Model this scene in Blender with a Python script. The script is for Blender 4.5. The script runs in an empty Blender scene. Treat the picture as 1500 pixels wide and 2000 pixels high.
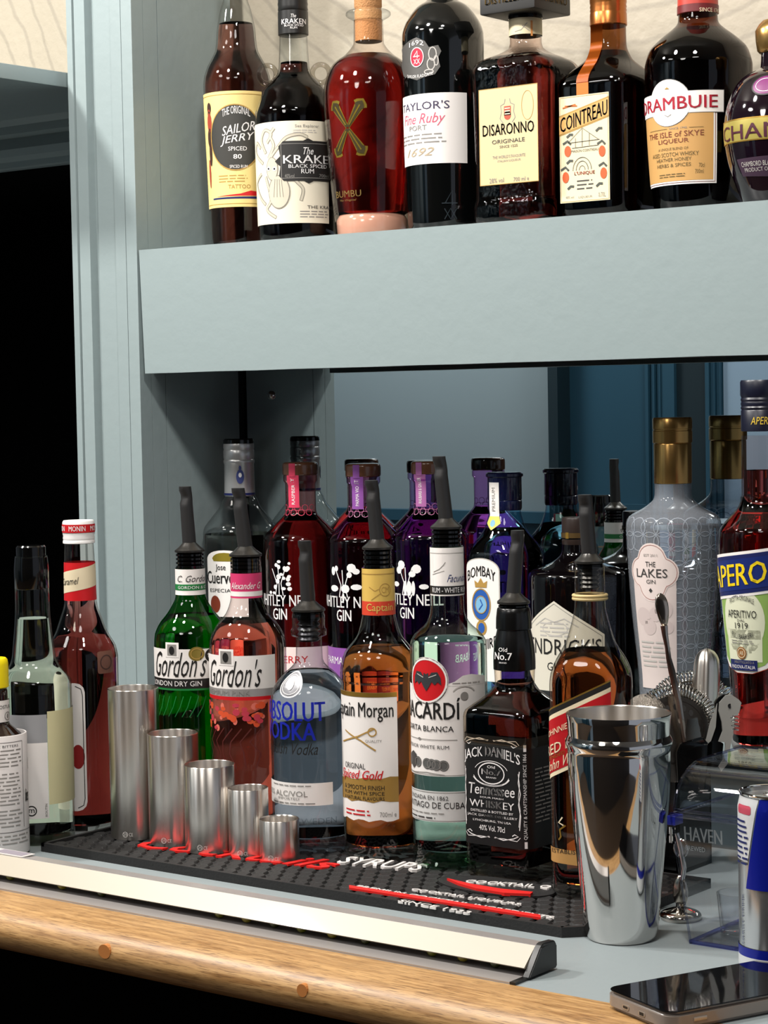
import bpy, bmesh, math, random
from math import sin, cos, pi, atan2, sqrt, asin, radians
from mathutils import Vector, Matrix
from mathutils.geometry import tessellate_polygon
random.seed(7)
SC = bpy.context.scene
COL = SC.collection
Z0 = 0.95                      # height of the bar top above the floor; everything below is measured from the bar top

# ------------------------------------------------------------------ camera
F = 4150.0
YAW, PITCH, ROLL, CH = -0.6574212925, -0.0530883014, -0.0185804898, 0.4578885448
def _axes():
    cy, sy, cp, sp = cos(YAW), sin(YAW), cos(PITCH), sin(PITCH)
    f = Vector((sy*cp, cy*cp, sp)); r = Vector((cy, -sy, 0)); u = r.cross(f)
    return cos(ROLL)*r + sin(ROLL)*u, -sin(ROLL)*r + cos(ROLL)*u, f
RGT, UPV, FWD = _axes()
CAM = Vector((0, 0, CH))
cd = bpy.data.cameras.new('camera'); co = bpy.data.objects.new('camera', cd); COL.objects.link(co)
m3 = Matrix((RGT, UPV, -FWD)).transposed()
co.matrix_world = Matrix.Translation(CAM + Vector((0, 0, Z0))) @ m3.to_4x4()
cd.sensor_width = 36.0; cd.lens = F*36.0/2000.0; cd.clip_start = 0.05; cd.clip_end = 60
SC.camera = co
# ------------------------------------------------------------------ light
w = bpy.data.worlds.new('world'); SC.world = w; w.use_nodes = True
w.node_tree.nodes['Background'].inputs[0].default_value = (0.80, 0.86, 1.0, 1)
w.node_tree.nodes['Background'].inputs[1].default_value = 0.30
def lamp(name, loc, power, size, color=(1, .965, .92), aim=None, spread=180):
    l = bpy.data.lights.new(name, 'AREA'); l.shape = 'DISK'; l.size = size; l.energy = power; l.color = color
    l.spread = radians(spread)
    o = bpy.data.objects.new(name, l); COL.objects.link(o); o.location = Vector(loc) + Vector((0, 0, Z0))
    d = (Vector(aim) - Vector(loc)) if aim else Vector((0, 0, -1))
    o.rotation_euler = d.to_track_quat('-Z', 'Y').to_euler()
lamp('ceiling_spot', (-2.50, 1.00, 1.62), 22, .16, aim=(-1.8, 1.75, .3))
lamp('ceiling_spot', (-1.62, 1.00, 1.62), 14, .16, aim=(-1.4, 1.75, .3))
lamp('ceiling_spot', (-0.72, 1.00, 1.62), 12, .16, aim=(-.9, 1.75, .3))
lamp('fill_light', (-2.4, 0.1, 1.68), 8, .5)  # added overhead fill, this and the next, not known fittings
lamp('fill_light', (-0.3, 0.1, 1.68), 7, .5)
lamp('fill_light', (-1.3, -0.5, 1.68), 9, .5, aim=(-1.3, 1.7, .2))  # added frontal fill to brighten the upright labels
lamp('fill_light', (-4.1, -0.75, 1.68), 26, .5, aim=(-4.1, -1.4, .2))  # added fill for the wall seen in the mirror, likewise the next
lamp('fill_light', (-2.6, -0.75, 1.68), 10, .4, aim=(-2.8, -1.4, .2))
vs = SC.view_settings
SC.display_settings.display_device = 'sRGB'
vs.view_transform = 'Standard'; vs.look = 'None'; vs.exposure = 0.36; vs.gamma = 1.0; vs.use_curve_mapping = False
cy = SC.cycles
cy.max_bounces = 18; cy.transmission_bounces = 14; cy.transparent_max_bounces = 40; cy.glossy_bounces = 8; cy.diffuse_bounces = 3
cy.caustics_reflective = False; cy.caustics_refractive = False; cy.sample_clamp_indirect = 6.0; cy.use_denoising = True

# ------------------------------------------------------------------ pixel helpers (photo measured as 1500 x 2000)
def ray(x, y): return ((x-750)/F)*RGT - ((y-1000)/F)*UPV + FWD
def hz(x, y, z=0.0):
    d = ray(x, y); return CAM + d*((z-CH)/d.z)
def hy(x, y, Y):
    d = ray(x, y); return CAM + d*(Y/d.y)
def proj(P):
    q = Vector(P)-CAM; d = q.dot(FWD)
    return 750+F*q.dot(RGT)/d, 1000-F*q.dot(UPV)/d
def depth(P): return (Vector(P)-CAM).dot(FWD)
def zrow(X, Y, y):             # height at which the vertical through (X,Y) crosses picture row y
    q0 = Vector((X, Y, 0))-CAM
    k = (1000-y)/F
    return -(q0.dot(UPV)-k*q0.dot(FWD))/(UPV.z-k*FWD.z)

# ------------------------------------------------------------------ materials
def lin(c):
    if isinstance(c, str):
        c = [int(c[i:i+2], 16)/255 for i in (0, 2, 4)]
    return tuple(v/12.92 if v <= .04045 else ((v+.055)/1.055)**2.4 for v in c) + (1,)
MATS = {}
def mat(name, color, rough=.5, metal=0.0, bump=0, bscale=200, spec=.5, coat=0, aniso=0, arot=0.0):
    if name in MATS: return MATS[name]
    m = bpy.data.materials.new(name); m.use_nodes = True
    nt = m.node_tree; b = nt.nodes['Principled BSDF']
    b.inputs['Base Color'].default_value = lin(color)
    b.inputs['Roughness'].default_value = rough; b.inputs['Metallic'].default_value = metal
    b.inputs['Specular IOR Level'].default_value = spec
    b.inputs['Coat Weight'].default_value = coat; b.inputs['Coat Roughness'].default_value = .05
    if aniso: b.inputs['Anisotropic'].default_value = aniso; b.inputs['Anisotropic Rotation'].default_value = arot
    if bump:
        tc = nt.nodes.new('ShaderNodeTexCoord'); n = nt.nodes.new('ShaderNodeTexNoise'); n.inputs['Scale'].default_value = bscale
        n.inputs['Detail'].default_value = 3
        bp = nt.nodes.new('ShaderNodeBump'); bp.inputs['Strength'].default_value = bump; bp.inputs['Distance'].default_value = .002
        nt.links.new(tc.outputs['Object'], n.inputs['Vector']); nt.links.new(n.outputs[0], bp.inputs['Height'])
        nt.links.new(bp.outputs[0], b.inputs['Normal'])
    MATS[name] = m; return m
def both_side_fresnel(nt, ior):
    g = nt.nodes.new('ShaderNodeNewGeometry')
    mr = nt.nodes.new('ShaderNodeMapRange'); mr.inputs['To Min'].default_value = ior; mr.inputs['To Max'].default_value = 1/ior
    nt.links.new(g.outputs['Backfacing'], mr.inputs['Value'])
    f = nt.nodes.new('ShaderNodeFresnel'); nt.links.new(mr.outputs[0], f.inputs['IOR']); return f
def glass(name, tint=(.96, .98, .98), edge=.45, ior=1.5, rough=.0, bump=0, bscale=150, frost=0, frostc=(.75, .8, .88)):   # thin glass wall
    if name in MATS: return MATS[name]
    m = bpy.data.materials.new(name); m.use_nodes = True; nt = m.node_tree; nt.nodes.clear()
    out = nt.nodes.new('ShaderNodeOutputMaterial'); mx = nt.nodes.new('ShaderNodeMixShader')
    tr = nt.nodes.new('ShaderNodeBsdfTransparent'); gl = nt.nodes.new('ShaderNodeBsdfGlossy'); gl.inputs['Roughness'].default_value = rough
    lw = nt.nodes.new('ShaderNodeLayerWeight'); lw.inputs['Blend'].default_value = .35
    cr = nt.nodes.new('ShaderNodeValToRGB'); cr.color_ramp.elements[0].color = (*tint, 1); cr.color_ramp.elements[0].position = .35
    cr.color_ramp.elements[1].color = tuple(t*edge for t in tint) + (1,)
    nt.links.new(lw.outputs['Facing'], cr.inputs[0]); nt.links.new(cr.outputs[0], tr.inputs[0])
    f = both_side_fresnel(nt, ior)
    src = tr
    if frost:
        df = nt.nodes.new('ShaderNodeBsdfDiffuse'); df.inputs[0].default_value = (*frostc, 1); m2 = nt.nodes.new('ShaderNodeMixShader'); m2.inputs[0].default_value = frost
        nt.links.new(tr.outputs[0], m2.inputs[1]); nt.links.new(df.outputs[0], m2.inputs[2]); src = m2
    if bump:
        tc = nt.nodes.new('ShaderNodeTexCoord'); n = nt.nodes.new('ShaderNodeTexNoise'); n.inputs['Scale'].default_value = bscale
        bp = nt.nodes.new('ShaderNodeBump'); bp.inputs['Strength'].default_value = bump; bp.inputs['Distance'].default_value = .003
        nt.links.new(tc.outputs['Object'], n.inputs['Vector']); nt.links.new(n.outputs[0], bp.inputs['Height'])
        nt.links.new(bp.outputs[0], gl.inputs['Normal'])
    nt.links.new(f.outputs[0], mx.inputs[0]); nt.links.new(src.outputs[0], mx.inputs[1]); nt.links.new(gl.outputs[0], mx.inputs[2])
    nt.links.new(mx.outputs[0], out.inputs[0]); MATS[name] = m; return m
def liquid(name, absorb=(1, 1, 1), dens=0, ior=1.36, tint=(1, 1, 1)):
    if name in MATS: return MATS[name]
    m = bpy.data.materials.new(name); m.use_nodes = True; nt = m.node_tree; nt.nodes.clear()
    out = nt.nodes.new('ShaderNodeOutputMaterial'); g = nt.nodes.new('ShaderNodeBsdfRefraction')
    g.inputs['IOR'].default_value = ior; g.inputs['Color'].default_value = (*tint, 1); g.inputs['Roughness'].default_value = 0
    nt.links.new(g.outputs[0], out.inputs[0])
    if dens:
        v = nt.nodes.new('ShaderNodeVolumeAbsorption'); v.inputs['Color'].default_value = (*absorb, 1); v.inputs['Density'].default_value = dens
        nt.links.new(v.outputs[0], out.inputs['Volume'])
    MATS[name] = m; return m

# ------------------------------------------------------------------ objects
def finish(bm, name, mats, parent=None, sharp=38, smooth=True):
    bm.normal_update()
    if smooth:
        a = radians(sharp)
        for f in bm.faces: f.smooth = True
        for e in bm.edges:
            if len(e.link_faces) == 2 and e.calc_face_angle(0) > a: e.smooth = False
    me = bpy.data.meshes.new(name); bm.to_mesh(me); bm.free()
    for x in (mats if isinstance(mats, (list, tuple)) else [mats]): me.materials.append(x)
    o = bpy.data.objects.new(name, me); COL.objects.link(o)
    if parent: o.parent = parent
    return o
def thing(name, label, cat, loc=(0, 0, 0), rz=0, group=None):
    o = bpy.data.objects.new(name, None); COL.objects.link(o); o.empty_display_size = .02
    o.location = loc; o.rotation_euler = (0, 0, rz); tag(o, label, cat, group); return o
def tag(o, label, cat, group=None):
    o['label'] = label; o['category'] = cat
    if group: o['group'] = group
    return o
def struct(o): o['kind'] = 'structure'; return o
def box(bm, a, b, mi=0, bev=0):
    x0, y0, z0 = a; x1, y1, z1 = b
    v = [bm.verts.new(p) for p in ((x0,y0,z0),(x1,y0,z0),(x1,y1,z0),(x0,y1,z0),(x0,y0,z1),(x1,y0,z1),(x1,y1,z1),(x0,y1,z1))]
    fs = [bm.faces.new([v[i] for i in q]) for q in ((3,2,1,0),(4,5,6,7),(0,1,5,4),(1,2,6,5),(2,3,7,6),(3,0,4,7))]
    for f in fs: f.material_index = mi
    if bev:
        es = {e for f in fs for e in f.edges}
        bmesh.ops.bevel(bm, geom=list(es), offset=bev, segments=2, profile=.6, affect='EDGES')
def BM(): return bmesh.new()
def boxobj(name, a, b, m, parent=None, bev=0):
    bm = BM(); box(bm, a, b, 0, bev); return finish(bm, name, m, parent)
def section(hx, hy_, n, seg):
    pts = []
    for k in range(seg):
        t = 2*pi*(k+.5)/seg; c, s = cos(t), sin(t)
        pts.append((hx*math.copysign(abs(c)**(2/n), c), hy_*math.copysign(abs(s)**(2/n), s)))
    return pts
def loft(bm, rings, seg=48, cap0=True, cap1=True, mi=0, closed=False, off=(0, 0)):
    """rings: (z, r) or (z, hx, hy, n[, dx, dy])"""
    vs_ = []
    for R in rings:
        if len(R) == 2: z, hx, hy_, n, dx, dy = R[0], R[1], R[1], 2, 0, 0
        elif len(R) == 4: z, hx, hy_, n = R; dx = dy = 0
        else: z, hx, hy_, n, dx, dy = R
        vs_.append([bm.verts.new((px+dx+off[0], py+dy+off[1], z)) for px, py in section(max(hx, 1e-5), max(hy_, 1e-5), n, seg)])
    fs = []
    for a, b in zip(vs_, vs_[1:]):
        for k in range(seg):
            fs.append(bm.faces.new((a[k], a[(k+1) % seg], b[(k+1) % seg], b[k])))
    if cap0: fs.append(bm.faces.new(vs_[0][::-1]))
    if cap1: fs.append(bm.faces.new(vs_[-1]))
    for f in fs: f.material_index = mi
    return vs_
def lathe(name, rings, m, parent=None, seg=48, cap0=True, cap1=True, sharp=38):
    bm = BM(); loft(bm, rings, seg, cap0, cap1); return finish(bm, name, m, parent, sharp)
def sm(pts, n=4):              # smooth a (z, r) profile without overshoot
    out = []
    N = len(pts)
    for i in range(N-1):
        p0, p1, p2, p3 = pts[max(i-1, 0)], pts[i], pts[i+1], pts[min(i+2, N-1)]
        for k in range(n):
            t = k/n; q = []
            for c in range(2):
                a0, a1, a2, a3 = p0[c], p1[c], p2[c], p3[c]
                m1 = (a2-a0)/2; m2 = (a3-a1)/2
                d = a2-a1
                if abs(d) < 1e-9: m1 = m2 = 0
                else:
                    m1 = 0 if m1/d < 0 else d*min(m1/d, 1.6); m2 = 0 if m2/d < 0 else d*min(m2/d, 1.6)
                h = t*t*t; g = t*t
                q.append(a1*(2*h-3*g+1)+m1*(h-2*g+t)+a2*(-2*h+3*g)+m2*(h-g))
            out.append(tuple(q))
    out.append(tuple(pts[-1])); return out
def tube(bm, pts, r, seg=10, mi=0, caps=True):
    pts = [Vector(p) for p in pts]; rs = r if isinstance(r, (list, tuple)) else [r]*len(pts)
    rows = []; t0 = (pts[1]-pts[0]).normalized(); nrm = t0.orthogonal().normalized()
    for i, p in enumerate(pts):
        t = (pts[min(i+1, len(pts)-1)]-pts[max(i-1, 0)]).normalized()
        nrm = (nrm-t*nrm.dot(t)).normalized(); b = t.cross(nrm)
        rows.append([bm.verts.new(p+rs[i]*(cos(2*pi*k/seg)*nrm+sin(2*pi*k/seg)*b)) for k in range(seg)])
    for a, b in zip(rows, rows[1:]):
        for k in range(seg): bm.faces.new((a[k], a[(k+1) % seg], b[(k+1) % seg], b[k])).material_index = mi
    if caps:
        bm.faces.new(rows[0][::-1]).material_index = mi; bm.faces.new(rows[-1]).material_index = mi
def prism(bm, pts3, depthv, mi=0):
    """solid from an outline of 3-D points pushed along depthv"""
    d = Vector(depthv); a = [bm.verts.new(p) for p in pts3]; b = [bm.verts.new(Vector(p)+d) for p in pts3]
    P = [Vector(p) for p in pts3]; tris = tessellate_polygon([P])
    for t in tris:
        for vv in (a, b):
            try: bm.faces.new([vv[i] for i in t]).material_index = mi
            except ValueError: pass
    n = len(a)
    for k in range(n): bm.faces.new((a[k], a[(k+1) % n], b[(k+1) % n], b[k])).material_index = mi
    bmesh.ops.recalc_face_normals(bm, faces=bm.faces[:])

# ------------------------------------------------------------------ lettering
_fc = bpy.data.curves.new('lettering', 'FONT'); _fo = bpy.data.objects.new('lettering', _fc); COL.objects.link(_fo)
_fc.resolution_u = 2
_tc = {}
def glyphs(s, bold=0.0, shear=0.0, space=1.0):
    key = (s, bold, shear, space)
    if key not in _tc:
        _fc.body = s; _fc.offset = bold; _fc.shear = shear; _fc.space_character = space
        bpy.context.view_layer.update()
        dg = bpy.context.evaluated_depsgraph_get()
        me = _fo.evaluated_get(dg).to_mesh()
        V = [(v.co.x, v.co.y) for v in me.vertices]; Fc = [tuple(p.vertices) for p in me.polygons]
        _fo.evaluated_get(dg).to_mesh_clear()
        x0 = min(v[0] for v in V); x1 = max(v[0] for v in V); y0 = min(v[1] for v in V); y1 = max(v[1] for v in V)
        _tc[key] = (V, Fc, x0, x1, y0, y1)
    return _tc[key]

class Cyl:                     # label surface on a round bottle: u is arc length from the front (-Y), v is height
    def __init__(s, root, rf, r0=None):
        s.root, s.rf = root, rf; s.r0 = r0; s.curved = True
    def at(s, u, v, o=0):
        r = s.rf(v); a = u/(s.r0 or r)
        return Vector(((r+o)*sin(a), -(r+o)*cos(a), v))
    def span(s): return (-pi*s.r0, pi*s.r0)
class Perim:                   # label surface around a rounded-square bottle
    def __init__(s, root, hx, hy_, n, seg=160):
        P = section(hx, hy_, n, seg); s.root = root; s.curved = True
        k0 = min(range(seg), key=lambda k: (abs(P[k][0]), P[k][1]) if P[k][1] < 0 else (9, 9))
        P = P[k0:]+P[:k0]; s.P = P; s.L = [0]
        for a, b in zip(P, P[1:]+P[:1]): s.L.append(s.L[-1]+math.hypot(b[0]-a[0], b[1]-a[1]))
        s.tot = s.L[-1]; s.x00 = P[0][0]
    def at(s, u, v, o=0):
        u = (u-s.x00) % s.tot
        lo, hi = 0, len(s.P)
        while hi-lo > 1:
            m = (lo+hi)//2
            if s.L[m] <= u: lo = m
            else: hi = m
        a = s.P[lo]; b = s.P[(lo+1) % len(s.P)]; d = s.L[lo+1]-s.L[lo]; t = (u-s.L[lo])/d
        nx, ny = (b[1]-a[1])/d, -(b[0]-a[0])/d
        return Vector((a[0]+(b[0]-a[0])*t+nx*o, a[1]+(b[1]-a[1])*t+ny*o, v))
    def span(s): return (-s.tot/2, s.tot/2)
class Flat:                    # label surface on a flat face
    def __init__(s, root, org, du, dv=(0, 0, 1), w=.2):
        s.root = root; s.org = Vector(org); s.du = Vector(du).normalized(); s.dv = Vector(dv).normalized()
        s.n = s.du.cross(s.dv); s.curved = False; s.w = w
    def at(s, u, v, o=0): return s.org+s.du*u+s.dv*v+s.n*o
    def span(s): return (-s.w, s.w)

class Label:
    def __init__(s, surf, base=.0004):
        s.S = surf; s.ch = []; s.base = base
        R = surf.root; s.M = Matrix.Translation(R.location) @ R.rotation_euler.to_matrix().to_4x4()
    def uv(s, x, y):           # picture pixel -> (u, v) on this surface
        a, b = s.S.span(); N = 160; vg = .1; u_lo, u_hi = a, b; res = (0, 0)
        for it in range(3):
            best = None; prev = None; hit = None
            for i in range(N+1):
                u = u_lo+(u_hi-u_lo)*i/N
                p0 = s.M @ s.S.at(u, vg); t0 = s.M @ s.S.at(u, vg, .01)
                if it == 0 and not s.S.curved or True: e = (s.M @ s.S.at(u, vg+.002)-p0)/.002
                if s.S.curved: e = Vector((0, 0, 1))
                vis = (t0-p0).dot(CAM-p0) > 0
                k = (1000-y)/F; q = p0-CAM
                dv = -(q.dot(UPV)-k*q.dot(FWD))/(e.dot(UPV)-k*e.dot(FWD))
                P = p0+e*dv; X = proj(P)[0]; v = vg+dv
                if vis and prev and prev[3] and (prev[1]-x)*(X-x) <= 0:
                    t = (x-prev[1])/((X-prev[1]) or 1); hit = (prev[0]+(u-prev[0])*t, prev[2]+(v-prev[2])*t); break
                if vis and (best is None or abs(X-x) < best[0]): best = (abs(X-x), u, v)
                prev = (u, X, v, vis)
            res = hit or (best[1:] if best else res); vg = res[1]
        return res
    def box(s, x0, y0, x1, y1):
        ym, xm = (y0+y1)/2, (x0+x1)/2
        u0 = s.uv(x0, ym)[0]; u1 = s.uv(x1, ym)[0]; return u0, s.uv(xm, y1)[1], u1, s.uv(xm, y0)[1]
    def poly(s, pts, m, lay=0):
        P = [Vector((p[0], p[1], 0)) for p in pts]
        s.ch.append((m, lay, [(p.x, p.y) for p in P], [tuple(t) for t in tessellate_polygon([P])]))
    def rect(s, u0, v0, u1, v1, m, lay=0, rad=0, slope=0):
        if rad:
            pts = []
            for cx, cy_, a0 in ((u1-rad, v1-rad, 0), (u0+rad, v1-rad, 90), (u0+rad, v0+rad, 180), (u1-rad, v0+rad, 270)):
                pts += [(cx+rad*cos(radians(a0+t)), cy_+rad*sin(radians(a0+t))) for t in (0, 30, 60, 90)]
        else: pts = [(u0, v0), (u1, v0), (u1, v1), (u0, v1)]
        uc = (u0+u1)/2
        s.poly([(a, b+slope*(a-uc)) for a, b in pts], m, lay)
    def ell(s, cu, cv, ru, rv, m, lay=0, n=28): s.poly([(cu+ru*cos(2*pi*k/n), cv+rv*sin(2*pi*k/n)) for k in range(n)], m, lay)
    def frame(s, u0, v0, u1, v1, t, m, lay=1):
        s.rect(u0, v0, u1, v0+t, m, lay); s.rect(u0, v1-t, u1, v1, m, lay); s.rect(u0, v0+t, u0+t, v1-t, m, lay); s.rect(u1-t, v0+t, u1, v1-t, m, lay)
    def ring(s, cu, cv, ru, rv, t, m, lay=1, n=28, a0=0, a1=360):
        V = []; Fc = []
        for k in range(n+1):
            a = radians(a0+(a1-a0)*k/n)
            V += [(cu+ru*cos(a), cv+rv*sin(a)), (cu+(ru-t)*cos(a), cv+(rv-t)*sin(a))]
            if k: Fc.append((2*k-2, 2*k, 2*k+1, 2*k-1))
        s.ch.append((m, lay, V, Fc))
    def line(s, pts, t, m, lay=1):
        V = []; Fc = []
        for i, p in enumerate(pts):
            a = pts[max(i-1, 0)]; b = pts[min(i+1, len(pts)-1)]
            dx, dy = b[0]-a[0], b[1]-a[1]; L = math.hypot(dx, dy) or 1
            V += [(p[0]-dy/L*t/2, p[1]+dx/L*t/2), (p[0]+dy/L*t/2, p[1]-dx/L*t/2)]
            if i: Fc.append((2*i-2, 2*i, 2*i+1, 2*i-1)[::-1])
        s.ch.append((m, lay, V, Fc))
    def text(s, t, u0, v0, u1, v1, m, lay=2, bold=0., shear=0., slope=0., arc=0., rot=0, space=1.0):
        """t fitted to the rectangle; slope lifts it along u, arc bows it, rot=90 reads upwards"""
        V, Fc, a0, a1, b0, b1 = glyphs(t, 0, shear, space)
        bo = min(bold, .035)*.75*abs(v1-v0)*(1 if rot == 0 else 0)
        for sh in ((-bo, 0, bo) if bo else (0,)):
          out = []
          for x, y in V:
            p = (x-a0)/(a1-a0); q = (y-b0)/(b1-b0)
            if rot == 90: p, q = 1-q, p
            u = u0+(u1-u0)*p; v = v0+(v1-v0)*q + slope*(u1-u0)*(p-.5) + arc*(1-(2*p-1)**2)
            out.append((u+sh, v))
          s.ch.append((m, lay+(.25 if sh else 0), out, Fc))
    def ptext(s, t, x0, y0, x1, y1, m, **k):
        u0, v0, u1, v1 = s.box(x0, y0, x1, y1); s.text(t, u0, v0, u1, v1, m, **k)
    def prect(s, x0, y0, x1, y1, m, lay=0, **k):
        u0, v0, u1, v1 = s.box(x0, y0, x1, y1); s.rect(u0, v0, u1, v1, m, lay, **k)
    def ppoly(s, pts, m, lay=0): s.poly([s.uv(*p) for p in pts], m, lay)
    def lines(s, u0, v0, u1, v1, n, m, lay=1, t=.35, seed=0):     # rows of print too small to read
        rnd = random.Random(seed)
        h = (v1-v0)/n
        for i in range(n):
            v = v1-h*(i+.5); u = u0; end = u1-(u1-u0)*rnd.uniform(0, .12)
            while u < end:
                wd = h*rnd.uniform(1.2, 4.5); s.rect(u, v-h*t/2, min(u+wd, end), v+h*t/2, m, lay); u += wd+h*.55
    def build(s, name, parent, label=None):
        bm = BM(); mats = []
        for m, lay, V, Fc in s.ch:
            if m not in mats: mats.append(m)
            mi = mats.index(m)
            b2 = BM(); vv = [b2.verts.new((x, y, 0)) for x, y in V]
            for f in Fc:
                try: b2.faces.new([vv[i] for i in f])
                except ValueError: pass
            if s.S.curved and V:
                lo = min(x for x, y in V); hi = max(x for x, y in V); st = .0035
                k = math.ceil(lo/st)
                while k*st < hi:
                    bmesh.ops.bisect_plane(b2, geom=b2.verts[:]+b2.edges[:]+b2.faces[:], plane_co=(k*st, 0, 0), plane_no=(1, 0, 0), dist=1e-6); k += 1
                if not getattr(s.S, 'r0', None) is None and hi-lo > .002:
                    lo = min(y for x, y in V); hi = max(y for x, y in V); st2 = .006; k = math.ceil(lo/st2)
                    while k*st2 < hi and k*st2-lo < .4:
                        bmesh.ops.bisect_plane(b2, geom=b2.verts[:]+b2.edges[:]+b2.faces[:], plane_co=(0, k*st2, 0), plane_no=(0, 1, 0), dist=1e-6); k += 1
            b2.normal_update(); mp = {}
            for v in b2.verts: mp[v] = bm.verts.new(s.S.at(v.co.x, max(v.co.y, .0015) if s.S.curved else v.co.y, s.base+lay*.00022))
            for f in b2.faces:
                q = [mp[v] for v in f.verts]
                if f.normal.z < 0: q = q[::-1]
                bm.faces.new(q).material_index = mi
            b2.free()
        o = finish(bm, name, mats, parent)
        if label: o['label'] = label
        return o
# ------------------------------------------------------------------ shared materials
PAINT = mat('paint_blue_grey', '8b9899', .42, bump=.25, bscale=60)
PAINTD = mat('paint_blue_grey_top', '8b9496', .5, bump=.15, bscale=90)
TEAL = mat('paint_teal', '264a5d', .4)
TEALD = mat('paint_dark_teal', '10242c', .5)
ROOMW = mat('paint_room_grey', '7c8b92', .6)
ROOMP = mat('paint_room_pale_blue', '8aa2b8', .6)
VOID = mat('unlit_black', '040404', .9, spec=.05)  # near-black colour stands in for deep shade
BLK = mat('black_plastic', '141414', .35)
BLKG = mat('black_gloss', '070707', .12)
RUB = mat('black_rubber', '171616', .62, bump=.3, bscale=400)
WHT = mat('white_paper', 'efe9e4', .55)
CRM = mat('cream_paper', 'e6d6b4', .55)
INK = mat('black_ink', '161412', .5)
GRY = mat('grey_ink', '8b8782', .5)
LGR = mat('pale_grey_ink', 'bdb8b2', .5)
RED = mat('red_ink', 'c8141c', .45)
GOLD = mat('gold_foil', 'b08a3c', .35, .75)
STEEL = mat('polished_steel', 'd4d2cf', .05, 1.0)
STEELB = mat('brushed_steel', 'dcd6cf', .28, 1.0, aniso=.9, arot=.25)
CHROME = mat('chrome', 'c9c7c4', .1, 1.0)
CLEAR = glass('clear_glass')
CORK = mat('cork', 'c08a58', .8, bump=.6, bscale=500)

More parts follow.
